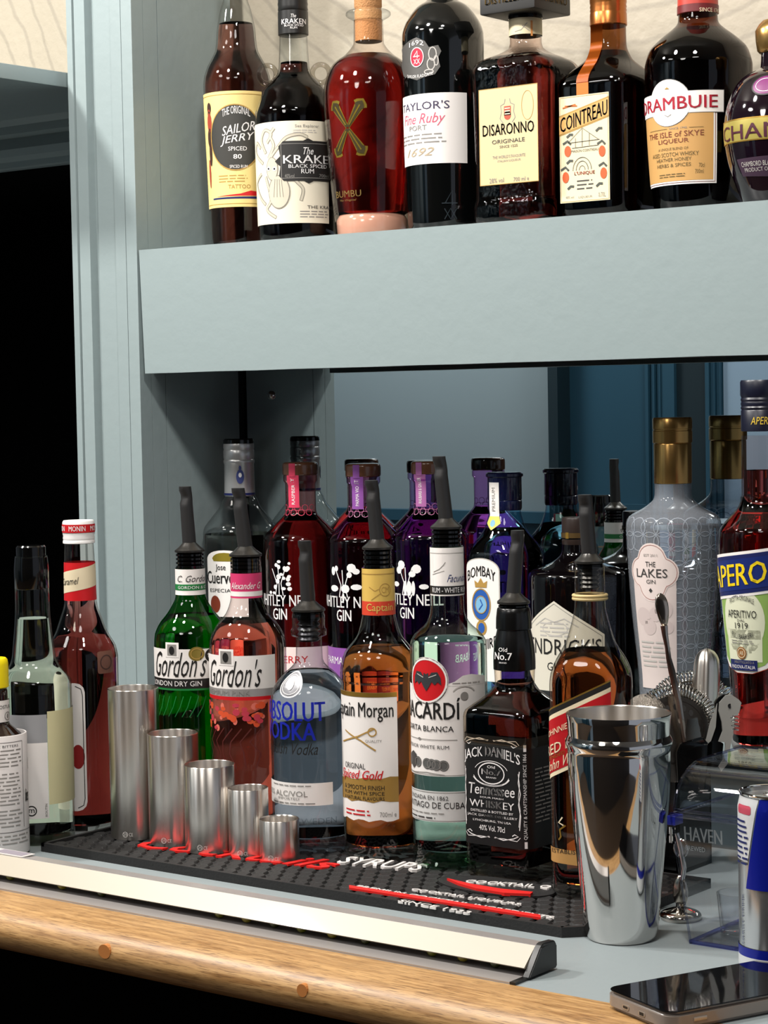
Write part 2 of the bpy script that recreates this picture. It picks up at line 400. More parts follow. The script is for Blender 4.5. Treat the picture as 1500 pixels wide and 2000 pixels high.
# ------------------------------------------------------------------ bottle builder
class Bottle:
    """rows: outline from the base up as (picture row, half width) on the bottle's own axis"""
    def __init__(s, name, label, cat, px, row, z, rows, group=None, Y=None, X=None, n=2, smooth=4, push=True, seg=48, ratio=None):
        r_base = max(r for _, r in rows)
        if Y is None:
            P = hz(px, row, z); d = depth(P); r = r_base*d/F
            if push:
                back = Vector((P.x, P.y, 0)).normalized(); P = P+back*r*.92
            X, Y = P.x, P.y
        elif X is None: X = hy(px, row, Y).x
        s.X, s.Y, s.z = X, Y, z; s.d = depth((X, Y, z+.1)); s.k = s.d/F; s.n = n
        s.root = thing(name, label, cat, (X, Y, z), 0, group)
        pr = []
        for i, (y, h) in enumerate(rows):
            zz = 0.0 if i == 0 else max(zrow(X, Y, y)-z, pr[-1][0]+.001)
            pr.append((zz, h*s.k*(ratio or 1)))
        s.raw = pr; s.prof = sm(pr, smooth) if smooth else pr; s.seg = seg
    def z_at(s, y): return zrow(s.X, s.Y, y)-s.z
    def r_at(s, z):
        P = s.prof
        if z <= P[0][0]: return P[0][1]
        for a, b in zip(P, P[1:]):
            if a[0] <= z <= b[0]:
                return a[1]+(b[1]-a[1])*((z-a[0])/((b[0]-a[0]) or 1))
        return P[-1][1]
    def rings(s, prof): return prof if s.n == 2 else [(z, r, r, s.nz(z)) for z, r in prof]
    def nz(s, z):              # square bottles turn round towards the neck
        zb = s.sq; t = min(max((z-zb)/(s.sq2-zb), 0), 1); return s.n+(2-s.n)*t
    sq = 1e9; sq2 = 2e9
    def body(s, m, liq=None, level=None, inset=.0022, floor=.006, top=True):
        b = lathe('glass_body', s.rings(s.prof), m, s.root, s.seg, True, top)
        if liq:
            zt = s.z_at(level) if level else s.prof[-1][0]-.002
            pr = [(z, max(r-inset, .002)) for z, r in s.prof if floor < z < zt]
            pr = [(floor, max(s.r_at(floor)-inset-.003, .003)), (floor+.002, max(s.r_at(floor)-inset, .003))]+[p for p in pr if p[0] > floor+.003]+[(zt, max(s.r_at(zt)-inset, .002))]
            lathe('liquid', s.rings(pr), liq, s.root, s.seg)
        return b
    def part(s, name, rows, m, smooth=0, label=None, seg=40, parent=None, n=2, sharp=38):
        pr = [(s.z_at(y), h*s.k) for y, h in rows]
        if smooth: pr = sm(pr, smooth)
        o = lathe(name, pr if n == 2 else [(z, r, r, n) for z, r in pr], m, parent or s.root, seg, True, True, sharp)
        if label: o['label'] = label
        return o
    def cyl(s, y=None, pad=0):
        r0 = s.r_at(s.z_at(y)) if y else max(r for _, r in s.prof)
        return Cyl(s.root, lambda v: s.r_at(v)+pad, r0)
    def pourer(s, y_tip, y_flange, y_glass, tip_dx, half=29, y_plug=None, tube_half=13, metal=False):
        """pourer: ribbed plug, flange and leaning spout with a thumb-cut hole near the tip"""
        zt, zf, zg = s.z_at(y_tip), s.z_at(y_flange), s.z_at(y_glass); k = s.k
        zp = s.z_at(y_plug) if y_plug else None
        p = []
        z0 = zg-.001; N = 4; h = (zf-.004-z0)/N
        for i in range(N):
            p += [(z0+h*i, half*k*.80), (z0+h*i+h*.25, half*k*.93), (z0+h*i+h*.75, half*k*.93), (z0+h*(i+1), half*k*.80)]
        o = lathe('pourer', p, BLKG, s.root, 32)
        bm = BM()
        loft(bm, sm([(zf-.004, half*k*.82), (zf-.003, half*k*1.0), (zf-.001, half*k*1.0), (zf+.0025, half*k*.72), (zf+.006, half*k*.5), (zf+.008, tube_half*k*.9)], 3), 32)
        c = finish(bm, 'pourer_flange', mat('pourer_collar', '3a3835', .28, .6) if not metal else CHROME, o)
        dx = Vector((cos(-YAW), sin(-YAW), 0))*tip_dx*k      # lean across the view
        bm = BM(); R = []; H = zt-zf; T = tube_half*k
        for i in range(15):
            t = i/14; rr = T*(1.05-.1*t) if t < .97 else T*.93
            f = 1.0
            if .74 < t < .92: f = .80
            R.append((zf+.004+(H-.004)*t, rr, rr*f, 2.4, dx.x*t, dx.y*t+(rr*(1-f))))
        loft(bm, R, 20, True, True)
        sp = finish(bm, 'spout', mat('spout_plastic', '262525', .42), o)
        if zp:
            q = []; N = 5; h = (zg-zp)/N
            for i in range(N): q += [(zp+h*i, half*k*.55), (zp+h*i+h*.4, half*k*.68), (zp+h*(i+1), half*k*.55)]
            lathe('rubber_plug', q, BLK, o, 24)
        return o

# ------------------------------------------------------------------ the room behind (seen only in the mirror)
RX0, RX1, RY0, RY1, FL, CE = -5.2, 3.0, -1.4, 2.75, -Z0, 1.75
struct(boxobj('floor', (RX0, RY0, FL-.05), (RX1, RY1, FL), mat('floor_boards', '4a3a2c', .6)))
struct(boxobj('ceiling', (RX0, RY0, CE), (RX1, RY1, CE+.05), mat('ceiling_white', 'c9c5bd', .8)))
struct(boxobj('wall_left', (RX0-.05, RY0, FL), (RX0, RY1, CE), ROOMW))
bm = BM(); box(bm, (RX0, RY0-.06, FL), (RX1, RY0, CE)); wf = struct(finish(bm, 'wall_front', ROOMW))
bm = BM(); box(bm, (RX0, RY0, FL), (-3.60, RY0+.03, .06)); box(bm, (RX0, RY0, .06), (-3.60, RY0+.05, .095))
struct(finish(bm, 'baseboard_front', TEAL))
bm = BM()
box(bm, (-3.60, RY0, FL), (-3.565, RY0+.10, CE), 1); box(bm, (-3.565, RY0, FL), (-3.285, RY0+.03, CE), 0)
for i, x in enumerate((-3.285, -3.268, -3.252)): box(bm, (x, RY0, FL), (x+.011, RY0+.05-.008*i, CE), 0)
box(bm, (-3.24, RY0, FL), (-3.196, RY0+.03, CE), 0); box(bm, (-3.565, RY0, .10), (-3.285, RY0+.05, .125), 0)
struct(finish(bm, 'door_1', [TEAL, TEALD]))
bm = BM(); box(bm, (-3.196, RY0, FL), (-3.086, RY0+.015, CE), 0); struct(finish(bm, 'door_2', TEALD))
bm = BM()
for i, x in enumerate((-3.086, -3.071, -3.056)): box(bm, (x, RY0, FL), (x+.013, RY0+.04-.008*i, CE))
struct(finish(bm, 'trim_1', TEAL))
boxo = BM(); box(boxo, (-3.04, RY0, FL), (-2.55, RY0+.012, CE)); struct(finish(boxo, 'wall_front_panel', ROOMP))
struct(boxobj('wall_front_dark', (-2.55, RY0, FL), (RX1, RY0+.02, CE), mat('room_dim_brown', '2a231f', .6)))  # dark brown colour stands in for the dim room the shaker reflects

# ------------------------------------------------------------------ back bar carcass
XS, XL, YP, YM = -1.852, -1.9655, 1.9086, 2.10
XR = 0.6
ZT, ZB = 0.6474, 0.4951
# fluted pilaster with its side cheek towards the niche
bm = BM()
prof = [(XL, 0), (XL, .020), (XL+.0095, .020), (XL+.0105, .013), (XL+.0115, .018), (XL+.030, .018), (XL+.0315, .008), (XL+.037, .010), (XL+.040, .012),
        (XL+.0715, .012), (XL+.0735, .008), (XL+.075, .018), (XL+.0925, .018), (XL+.094, .012), (XL+.0955, .020), (XS, .020), (XS, 0)]
lo = [bm.verts.new((x, YP+.020-d, 0)) for x, d in prof]; hi = [bm.verts.new((x, YP+.020-d, CE)) for x, d in prof]
for a in range(len(prof)-1): bm.faces.new((lo[a], lo[a+1], hi[a+1], hi[a]))
bm.faces.new(lo[::-1]); bm.faces.new(hi)
bm.faces.new((lo[-1], lo[0], hi[0], hi[-1]))
struct(finish(bm, 'trim_2', PAINT, smooth=False))
# niche side wall, tongue-and-groove seam, running behind the mirror
bm = BM()
box(bm, (XL+.004, YP+.0205, 0), (XS, 1.9538, CE)); box(bm, (XL+.004, 1.9538, 0), (XS-.0012, 1.9548, CE)); box(bm, (XL+.004, 1.9548, 0), (XS, 2.092, CE))
struct(finish(bm, 'wall_side', PAINT, smooth=False))
# upper back wall with grained wallpaper
m = bpy.data.materials.new('cream_grained_wallpaper'); m.use_nodes = True; nt = m.node_tree; b = nt.nodes['Principled BSDF']
b.inputs['Roughness'].default_value = .6
tc = nt.nodes.new('ShaderNodeTexCoord'); mp = nt.nodes.new('ShaderNodeMapping'); mp.inputs['Location'].default_value = (1.3, 0, -1.45)
wv = nt.nodes.new('ShaderNodeTexWave'); wv.wave_type = 'RINGS'; wv.rings_direction = 'Y'; wv.inputs['Scale'].default_value = 9; wv.inputs['Distortion'].default_value = 3.5; wv.inputs['Detail'].default_value = 3
nz_ = nt.nodes.new('ShaderNodeTexNoise'); nz_.inputs['Scale'].default_value = 90
cr = nt.nodes.new('ShaderNodeValToRGB'); cr.color_ramp.elements[0].color = lin('a09787'); cr.color_ramp.elements[0].position = .0
cr.color_ramp.elements[1].color = lin('b0a694'); cr.color_ramp.elements[1].position = .12
bp = nt.nodes.new('ShaderNodeBump'); bp.inputs['Strength'].default_value = .35; bp.inputs['Distance'].default_value = .003
nt.links.new(tc.outputs['Object'], mp.inputs[0]); nt.links.new(mp.outputs[0], wv.inputs[0]); nt.links.new(wv.outputs[0], cr.inputs[0]); nt.links.new(cr.outputs[0], b.inputs[0])
nt.links.new(tc.outputs['Object'], nz_.inputs[0]); nt.links.new(nz_.outputs[0], bp.inputs['Height']); nt.links.new(bp.outputs[0], b.inputs['Normal'])
WALLP = m
struct(boxobj('wall_back', (-1.965, 2.125, .66), (XR, 2.16, CE), WALLP))
struct(boxobj('wall_back_left', (-3.2, 2.125, .82), (-1.965, 2.16, CE), WALLP))
struct(boxobj('wall_back_lower', (XS-.02, 2.104, 0), (XR, 2.13, ZT-.03), mat('dark_backing', '1a1d20', .8)))
# left bay: projecting mantel shelf, moulded header, opening coloured black for its unlit depth
o = boxobj('mantel_shelf', (-3.0, 1.72, .861), (-1.978, 2.122, .880), PAINT, bev=.0015)
tag(o, 'thick blue-grey shelf end jutting out left of the fluted post', 'shelf')
bm = BM()
hp = [(2.122, .861), (2.075, .861), (2.083, .853), (2.083, .842), (2.096, .838), (2.090, .822), (2.093, .812), (2.103, .806), (2.103, .798), (2.108, .796), (2.122, .796)]
a = [bm.verts.new((-3.0, y, z)) for y, z in hp]; c = [bm.verts.new((-1.967, y, z)) for y, z in hp]
for k in range(len(hp)): bm.faces.new((a[k], a[(k+1) % len(hp)], c[(k+1) % len(hp)], c[k]))
bm.faces.new(a[::-1]); bm.faces.new(c); bmesh.ops.recalc_face_normals(bm, faces=bm.faces[:])
struct(finish(bm, 'trim_3', PAINT, smooth=False))
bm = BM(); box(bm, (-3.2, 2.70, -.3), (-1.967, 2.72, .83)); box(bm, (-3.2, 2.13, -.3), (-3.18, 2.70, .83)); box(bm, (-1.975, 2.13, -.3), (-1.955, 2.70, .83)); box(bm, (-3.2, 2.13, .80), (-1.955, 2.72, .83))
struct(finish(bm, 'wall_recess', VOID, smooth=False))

# upper shelf: board and deep front fascia
sh = thing('bottle_shelf', 'long blue-grey bottle shelf with a deep front board across the niche', 'shelf', (0, 0, 0))
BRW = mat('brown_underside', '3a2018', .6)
bm = BM(); box(bm, (XS+.001, YP+.020, ZT-.02), (XR, 2.118, ZT)); finish(bm, 'shelf_board', PAINT, sh, smooth=False)
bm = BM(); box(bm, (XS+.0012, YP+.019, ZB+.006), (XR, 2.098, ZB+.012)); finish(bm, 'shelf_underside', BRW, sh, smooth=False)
bm = BM(); NX = 40
v = [[], [], [], []]
for i in range(NX+1):
    x = XS+.0035+(XR-XS-.0035)*i/NX
    dz = random.uniform(-.0004, .0004)
    for q, p in enumerate(((YP, ZB+dz), (YP, ZT), (YP+.02, ZT), (YP+.02, ZB))): v[q].append(bm.verts.new((x+(0.0055 if i == 0 and q in (0, 3) else 0), *p)))
for i in range(NX):
    for q in range(4): bm.faces.new((v[q][i], v[q][i+1], v[(q+1) % 4][i+1], v[(q+1) % 4][i]))
bm.faces.new([v[q][0] for q in (3, 2, 1, 0)]); bm.faces.new([v[q][-1] for q in range(4)])
bmesh.ops.recalc_face_normals(bm, faces=bm.faces[:])
fas = finish(bm, 'fascia_board', PAINT, sh, smooth=False)
# mirror with a domed fixing screw
mir = boxobj('niche_mirror', (XS+.002, YM, .02), (XR, YM+.004, ZB+.004), mat('mirror_silver', 'dfe6e8', .0, 1.0))
tag(mir, 'wide wall mirror at the back of the niche behind the bottles', 'mirror')
bm = BM(); loft(bm, sm([(0, .0058), (.0012, .0058), (.003, .0045), (.0042, .0022), (.0045, .0004)], 3), 24)
sc = finish(bm, 'mirror_screw', CHROME); sc.location = (-1.8024, YM-.0002, .4655); sc.rotation_euler = (radians(90), 0, 0)
tag(sc, 'small domed chrome screw fixing the corner of the mirror', 'screw')
# raised ledge along the mirror
o = boxobj('back_ledge', (-1.80, 1.862, .094), (XR, YM-.001, .10), PAINT, bev=.001)
boxobj('ledge_gap_board', (-1.798, 1.880, 0), (XR, 1.886, .094), mat('ledge_gap_shade', '47545a', .6), o)  # dark colour stands in for the shaded gap under the ledge
tag(o, 'raised blue-grey ledge along the mirror carrying the back row of bottles', 'ledge')

# ------------------------------------------------------------------ bar top
bar = thing('bar_counter', 'blue-grey bar counter top with a rounded oak front edge', 'counter', (0, 0, 0))
bm = BM(); box(bm, (-3.2, 1.351, -.03), (XR, 2.10, 0)); finish(bm, 'counter_top', PAINTD, bar, smooth=False)
m = bpy.data.materials.new('oak'); m.use_nodes = True; nt = m.node_tree; b = nt.nodes['Principled BSDF']; b.inputs['Roughness'].default_value = .42
tc = nt.nodes.new('ShaderNodeTexCoord'); mp = nt.nodes.new('ShaderNodeMapping'); mp.inputs['Scale'].default_value = (3.2, 42, 42)
n1 = nt.nodes.new('ShaderNodeTexNoise'); n1.inputs['Scale'].default_value = 5; n1.inputs['Detail'].default_value = 6; n1.inputs['Distortion'].default_value = .5
mp2 = nt.nodes.new('ShaderNodeMapping'); mp2.inputs['Scale'].default_value = (14, 260, 260)
n2 = nt.nodes.new('ShaderNodeTexNoise'); n2.inputs['Scale'].default_value = 5; n2.inputs['Detail'].default_value = 3
cr = nt.nodes.new('ShaderNodeValToRGB'); e = cr.color_ramp.elements; e[0].position = .3; e[0].color = lin('8c6437'); e[1].position = .62; e[1].color = lin('bb9360')
c2 = nt.nodes.new('ShaderNodeValToRGB'); e = c2.color_ramp.elements; e[0].position = .36; e[0].color = (.38, .33, .28, 1); e[1].position = .47; e[1].color = (1, 1, 1, 1)
mu = nt.nodes.new('ShaderNodeMixRGB'); mu.blend_type = 'MULTIPLY'; mu.inputs[0].default_value = .8
nt.links.new(tc.outputs['Object'], mp.inputs[0]); nt.links.new(mp.outputs[0], n1.inputs[0]); nt.links.new(n1.outputs[0], cr.inputs[0])
nt.links.new(tc.outputs['Object'], mp2.inputs[0]); nt.links.new(mp2.outputs[0], n2.inputs[0]); nt.links.new(n2.outputs[0], c2.inputs[0])
nt.links.new(cr.outputs[0], mu.inputs[1]); nt.links.new(c2.outputs[0], mu.inputs[2]); nt.links.new(mu.outputs[0], b.inputs[0])
OAK = m
bm = BM(); pr = [(1.351, 0.0)]
for k in range(11):
    a = radians(90+180*k/10*.94); pr.append((1.325+.034*cos(a)*1.0, -.0215+.0215*sin(a)))
pr += [(1.335, -.043), (1.351, -.043)]
A = [bm.verts.new((-3.2, y, z)) for y, z in pr]; Bv = [bm.verts.new((XR, y, z)) for y, z in pr]
for k in range(len(pr)): bm.faces.new((A[k], A[(k+1) % len(pr)], Bv[(k+1) % len(pr)], Bv[k]))
bm.faces.new(A); bm.faces.new(Bv[::-1]); bmesh.ops.recalc_face_normals(bm, faces=bm.faces[:])
oak = finish(bm, 'oak_edge', OAK, bar, 50)
oak['label'] = 'rounded oak front edge'
PEG = mat('wood_plug', 'b9763c', .5)
for x, y, r in ((206, 1858, 14), (592, 1934, 13)):
    bm = BM(); P = hy(x, y, 1.2925); rr = r*depth(P)/F
    c0 = [bm.verts.new((P.x+rr*cos(t*pi/8)*(1.15 if x < 300 else 1), 1.2909, P.z+rr*sin(t*pi/8))) for t in range(16)]
    c1 = [bm.verts.new((v_.co.x, 1.315, v_.co.z)) for v_ in c0]
    bm.faces.new(c0[::-1])
    for k in range(16): bm.faces.new((c0[k], c0[(k+1) % 16], c1[(k+1) % 16], c1[k]))
    bmesh.ops.recalc_face_normals(bm, faces=bm.faces[:])
    finish(bm, 'wood_plug', PEG, bar, smooth=False)
bm = BM(); box(bm, (-3.2, 1.56, FL), (XR, 2.10, -.03)); finish(bm, 'cabinet_front', VOID, bar, smooth=False)  # shade below the counter is put into the near-black colour

# ------------------------------------------------------------------ ticket rail with marbles
XE = -.9265
rail = thing('ticket_rail', 'long cream aluminium ticket rail lying along the oak counter edge', 'ticket rail', (0, 0, 0))
ALU = mat('rail_cream', 'aca391', .4, .0, coat=.2); ALUG = mat('rail_aluminium', 'b9b3b0', .38, .6)
def ext(name, pts, m, x0=-2.0, x1=XE, parent=rail):
    bm = BM(); prism(bm, [(x0, y, z) for y, z in pts], (x1-x0, 0, 0)); return finish(bm, name, m, parent, smooth=False)
ext('base_plate', [(1.3515, .0002), (1.408, .0002), (1.408, .0018), (1.3515, .0015)], ALUG)
ext('front_face', [(1.3695, .0088), (1.3712, .0076), (1.3875, .0222), (1.3860, .0232)], ALU)
ext('top_strip', [(1.3860, .0222), (1.4015, .0210), (1.4030, .0018), (1.4045, .0018), (1.4035, .0222), (1.3865, .0236)], ALUG)
bm = BM(); yz = [(1.3665, .0019), (1.4075, .0019), (1.4075, .0205), (1.4045, .0245), (1.3885, .0255), (1.3845, .0235)]
prism(bm, [(XE, y, z) for y, z in yz], (.0065, 0, 0)); bmesh.ops.bevel(bm, geom=bm.edges[:], offset=.0008, segments=2, affect='EDGES')
box(bm, (XE-.001, 1.3505, .0002), (XE+.0045, 1.372, .0022))
finish(bm, 'end_cap', BLK, rail)['label'] = 'black plastic end cap'
MARB = [mat('marble_green', '8b8a2a', .12), mat('marble_yellow', 'b3a53a', .12), mat('marble_dark', '4d5322', .12)]
for i, x in enumerate((22, 123, 200, 430, 483, 537, 590, 650, 715, 845, 905, 968)):
    P = hy(x, 1731+.170*x, 1.3795)
    bm = BM(); bmesh.ops.create_uvsphere(bm, u_segments=16, v_segments=10, radius=.0052)
    mo = finish(bm, 'marble', MARB[i % 3]); mo.location = (P.x, 1.3795, .0072)
    tag(mo, 'small glass marble showing under the lip of the ticket rail', 'marble', 'marbles inside the ticket rail')
bm = BM(); TAPE = mat('tape_scrap', 'd6d0cc', .2)
box(bm, (-1.60, 1.386, .0236), (-1.518, 1.4035, .0242)); box(bm, (-1.560, 1.389, .0242), (-1.522, 1.402, .0244), 1)
o = finish(bm, 'tape_strip', [TAPE, mat('tape_print', '8f8791', .4)], rail, smooth=False)

# ------------------------------------------------------------------ rubber bar mat
MX0, MX1, MY0, MY1, MT = -1.606, -.955, 1.493, 1.722, .0075
mt = thing('bar_mat', 'black rubber bar mat with red and white raised lettering under the front bottles', 'bar mat', (0, 0, 0))
bm = BM(); c = .016
outl = [(MX0, MY0), (MX1-c, MY0), (MX1, MY0+c), (MX1, MY1), (MX0, MY1)]
prism(bm, [(x, y, 0) for x, y in outl], (0, 0, MT-.002))
def rim(a, b_, wd=.0045):
    a = Vector((*a, 0)); b_ = Vector((*b_, 0)); d = (b_-a).normalized(); n = Vector((-d.y, d.x, 0))
    prism(bm, [a+Vector((0, 0, MT-.002)), b_+Vector((0, 0, MT-.002)), b_+n*wd+Vector((0, 0, MT-.002)), a+n*wd+Vector((0, 0, MT-.002))], (0, 0, .0035))
for a, b_ in zip(outl, outl[1:]+outl[:1]): rim(a, b_)
finish(bm, 'mat_base', RUB, mt, smooth=False)
bm = BM(); p = .0180; rows_ = int((MY1-MY0-.012)/(p*.80))
for j in range(rows_):
    y = MY0+.014+j*p*.80
    if y > MY1-.012: break
    x = MX0+.013+(p/2 if j % 2 else 0)
    while x < MX1-.012:
        if not (y < MY0+c and x > MX1-c-.012+ (y-MY0)):
            top = []; bot = []
            for k in range(6):
                a = pi/6+k*pi/3; bot.append(bm.verts.new((x+p*.49*cos(a), y+p*.46*sin(a), MT-.0025)))
                top.append(bm.verts.new((x+p*.38*cos(a), y+p*.36*sin(a), MT+.0002+.0007*sin(a))))
            bm.faces.new(top)
            for k in range(6): bm.faces.new((bot[k], bot[(k+1) % 6], top[(k+1) % 6], top[k]))
        x += p
finish(bm, 'mat_scales', RUB, mt, smooth=False)
def mat_text(name, s, x0, y0, x1, y1, hgt, m, zb=MT, th=.0022, shear=0., bold=.02):
    """raised letters on the mat: baseline between two picture points, given depth on the mat"""
    a = hz(x0, y0, zb); b_ = hz(x1, y1, zb); V, Fc, a0, a1, b0, b1 = glyphs(s, min(bold, .012), shear)
    e = Vector((b_.x-a.x, b_.y-a.y, 0)); up = Vector((-e.y, e.x, 0)).normalized()*hgt
    bm = BM(); vv = [bm.verts.new(a+e*((x-a0)/(a1-a0))+up*((y-b0)/(b1-b0))) for x, y in V]
    for f in Fc:
        try: bm.faces.new([vv[i] for i in f])
        except ValueError: pass
    for v_ in bm.verts: v_.co.z = zb-.0005
    r = bmesh.ops.extrude_face_region(bm, geom=bm.faces[:])
    for g in r['geom']:
        if isinstance(g, bmesh.types.BMVert): g.co.z += th
    bmesh.ops.recalc_face_normals(bm, faces=bm.faces[:])
    return finish(bm, name, m, mt, smooth=False)
RUBR = mat('rubber_red', 'd8201c', .5); RUBW = mat('rubber_white', 'dcd6d2', .55)
mat_text('red_lettering', 'Cocktails', 258, 1655, 640, 1700, .036, RUBR, shear=.25, bold=.03)
mat_text('white_lettering', 'SYRUPS', 655, 1688, 815, 1704, .03, RUBW, th=.0026, bold=.03)
mat_text('white_lettering', 'COCKTAIL LIQUEURS', 800, 1741, 1012, 1771, .0072, RUBW, bold=.04)
mat_text('white_lettering', 'PREMIUM COCKTAIL INGREDIENTS', 693, 1735, 1076, 1797, .0072, RUBW, bold=.04)
mat_text('white_lettering', 'SINCE 1933', 776, 1763, 915, 1787, .0066, RUBW, bold=.04)
def mat_bar(name, pts, m, th=.0022, zb=MT):
    bm = BM(); prism(bm, [hz(x, y, zb) for x, y in pts], (0, 0, th)); return finish(bm, name, m, mt, smooth=False)
mat_bar('red_underline', [(682, 1733), (1055, 1791), (1056, 1797), (682, 1738)], RUBR)
# round badge
bm = BM(); C0 = hz(968, 1733, MT); ring = []
for k in range(40):
    a = 2*pi*k/40; ring.append((C0.x+.062*cos(a), C0.y+.030*sin(a), MT-.0005))
prism(bm, ring, (0, 0, .0022)); finish(bm, 'badge', RUB, mt, smooth=False)
mat_text('badge_lettering', 'COCKTAIL Q', 905, 1727, 1072, 1739, .013, RUBW, zb=MT+.0015, bold=.04)
mat_bar('badge_swoosh', [(873, 1721), (920, 1732), (980, 1742), (1041, 1748), (1036, 1752), (985, 1750), (930, 1741), (895, 1731)], RUBR, .003, MT+.001)
MATZ = MT+.0002
# ------------------------------------------------------------------ bottles on the bar mat (front row)
G_FR = 'spirit bottles with pourers on the bar mat'
def sq_body(B, n, y0, y1):     # square below row y0, round above row y1
    B.n = n; B.sq = B.z_at(y0); B.sq2 = B.z_at(y1)
INKB = mat('navy_ink', '17215a', .45); BLU = mat('cobalt_print', '0f1f9c', .4); GRN = mat('green_foil', '1e7a3c', .4)
SILV = mat('silver_foil', 'b9b4b2', .35, .5); TAN = mat('tan_seal', 'd8b35a', .45); ORED = mat('orange_red_seal', 'd2432a', .45)
PNK = mat('pink_foil', 'd03a6c', .4); PNKL = mat('pale_pink_paper', 'f0d9d4', .55); PALE = mat('print_white', 'ece8e6', .5)
DGRY = mat('dark_grey_print', '3c3a39', .5); OCH = mat('ochre_print', 'b08a44', .5)

# green gin
B = Bottle('gin_bottle', 'green gin bottle with pourer standing behind the tallest steel measures', 'bottle', 383, 1618, MATZ,
    [(1618, 66), (1606, 73), (1255, 73), (1235, 71), (1214, 61), (1194, 45), (1170, 31), (1155, 28.5), (1108, 28.5)], G_FR)
B.body(glass('green_glass', (.05, .50, .10), .5), liquid('green_gin', (.05, .72, .12), 30, 1.36, (.75, 1, .78)), 1200)
c = B.cyl(1300); L = Label(c)
u0, v0, u1, v1 = L.box(312, 1268, 445, 1347)
W = .066; vb = L.uv(378, 1345)[1]; vt = L.uv(378, 1268)[1]; vm = L.uv(378, 1326)[1]
L.rect(-W, vm, W, vt, WHT, 0); L.rect(-W, vb, W, vm, INK, 0); L.rect(-W, vb-.002, W, vb, GRN, 0)
L.text('LONDON DRY GIN', L.uv(306, 1335)[0]-.004, vb+(vm-vb)*.25, L.uv(394, 1335)[0], vb+(vm-vb)*.78, PALE, 2, bold=.01)
L.text("Gordon's", L.uv(307, 1310)[0], vm+.002, L.uv(404, 1310)[0], vt-.002, INK, 2, shear=.45)
us = L.uv(336, 1275)[0]; vs0 = L.uv(336, 1282)[1]; vs1 = L.uv(336, 1255)[1]
L.rect(us-.008, vs0-.001, us+.008, vs1, WHT, 1); L.rect(us-.0055, vs0+.001, us+.0055, vs1-.002, GRY, 2); L.ell(us, (vs0+vs1)/2-.001, .0032, .0045, INK, 3)
um, vmm = L.uv(384, 1277); L.ell(um, vmm, .0085, .0075, mat('gold_medal', '8d7a35', .4, .4), 1); L.ring(um, vmm, .0065, .0058, .0008, OCH, 2)
um, vmm = L.uv(414, 1279); L.ell(um, vmm, .0085, .0075, INK, 1); L.text('ta', um-.006, vmm-.003, um+.004, vmm+.003, PALE, 2)
for i in range(9):             # leaf print on the lower glass
    a = -.03+i*.008; L.line([(a, vb-.03), (a+.006, vb-.02), (a+.010, vb-.008)], .0009, GRN, 0)
L.build('label', B.root)
L = Label(B.cyl(1130)); S = .026
zt, zb_ = B.z_at(1110), B.z_at(1160)
L.rect(-.075, zb_, .075, zt, WHT, 0); L.rect(-.075, zb_+.005, .075, zb_+.0115, GRN, 1)
L.text('C. Gordon', L.uv(348, 1130)[0], zb_+.014, L.uv(400, 1130)[0], zb_+.021, DGRY, 2, shear=.4)
L.text('GORDON & CO', L.uv(349, 1150)[0], zb_+.0065, L.uv(402, 1150)[0], zb_+.0098, PALE, 2)
L.build('neck_label', B.root)
B.pourer(950, 1072, 1108, -6, 29, None, 12)

# pink gin
B = Bottle('gin_bottle', 'pink gin bottle with pourer between the green bottle and the clear vodka', 'bottle', 492, 1642, MATZ,
    [(1642, 68), (1630, 75), (1262, 75), (1242, 72), (1217, 58), (1197, 41), (1174, 32), (1160, 30), (1092, 30)], G_FR)
B.body(glass('rosy_glass', (.97, .90, .88), .5), liquid('pink_gin', (.98, .42, .25), 42, 1.36), 1213)
L = Label(B.cyl(1300)); vb = L.uv(485, 1346)[1]; vt = L.uv(485, 1281)[1]; v2 = L.uv(485, 1361)[1]; v3 = L.uv(485, 1368)[1]
ur = L.uv(537, 1310)[0]
L.rect(-ur, vb, ur, vt, WHT, 0); L.rect(-ur, v2, ur, vb, SILV, 0); L.rect(-ur, v3, ur, v2, RED, 0)
L.text("Gordon's", L.uv(413, 1315)[0], vb+.002, L.uv(511, 1315)[0], vt-.004, INK, 2, shear=.45); L.text('PREMIUM PINK', L.uv(413, 1353)[0]-.006, v2+.0015, L.uv(489, 1353)[0], vb-.0015, GRY, 2)
us = L.uv(441, 1280)[0]; vs0 = L.uv(441, 1300)[1]; vs1 = L.uv(441, 1268)[1]
L.rect(us-.009, vs0, us+.009, vs1, WHT, 1); L.rect(us-.0065, vs0+.002, us+.0065, vs1-.002, GRY, 2); L.ell(us, (vs0+vs1)/2, .0035, .005, INK, 3)
PKF = [mat('petal_pink', 'e0705f', .5), mat('petal_orange', 'd8502a', .5), mat('petal_rose', 'c2384a', .5)]
rnd = random.Random(4)
for i in range(54):
    a = rnd.uniform(-.046, .046); L.ell(a, v3-.004-rnd.uniform(0, .026)*(1.1-abs(a)*8), rnd.uniform(.002, .0042), rnd.uniform(.002, .004), PKF[i % 3], 1+i % 3, 8)
for i in range(8):
    a = -.035+i*.010; vv = v3-.035
    L.line([(a, vv-.035), (a+.008*sin(i), vv-.02), (a-.006, vv-.008), (a+.006, vv+.006)], .0012, mat('scroll_maroon', '56201c', .5), 1)
L.build('label', B.root)
L = Label(B.cyl(1135)); zt, zb_ = B.z_at(1118), B.z_at(1166)
L.rect(-.08, zb_, .08, zt, PNK, 0); L.rect(-.08, zb_+.002, .08, zb_+.007, WHT, 1)
L.text('Alexander G', L.uv(453, 1135)[0], zb_+.0095, L.uv(507, 1135)[0], zb_+.0165, PALE, 2, shear=.4)
L.build('neck_label', B.root)
B.pourer(953, 1080, 1116, -12, 32, None, 13)

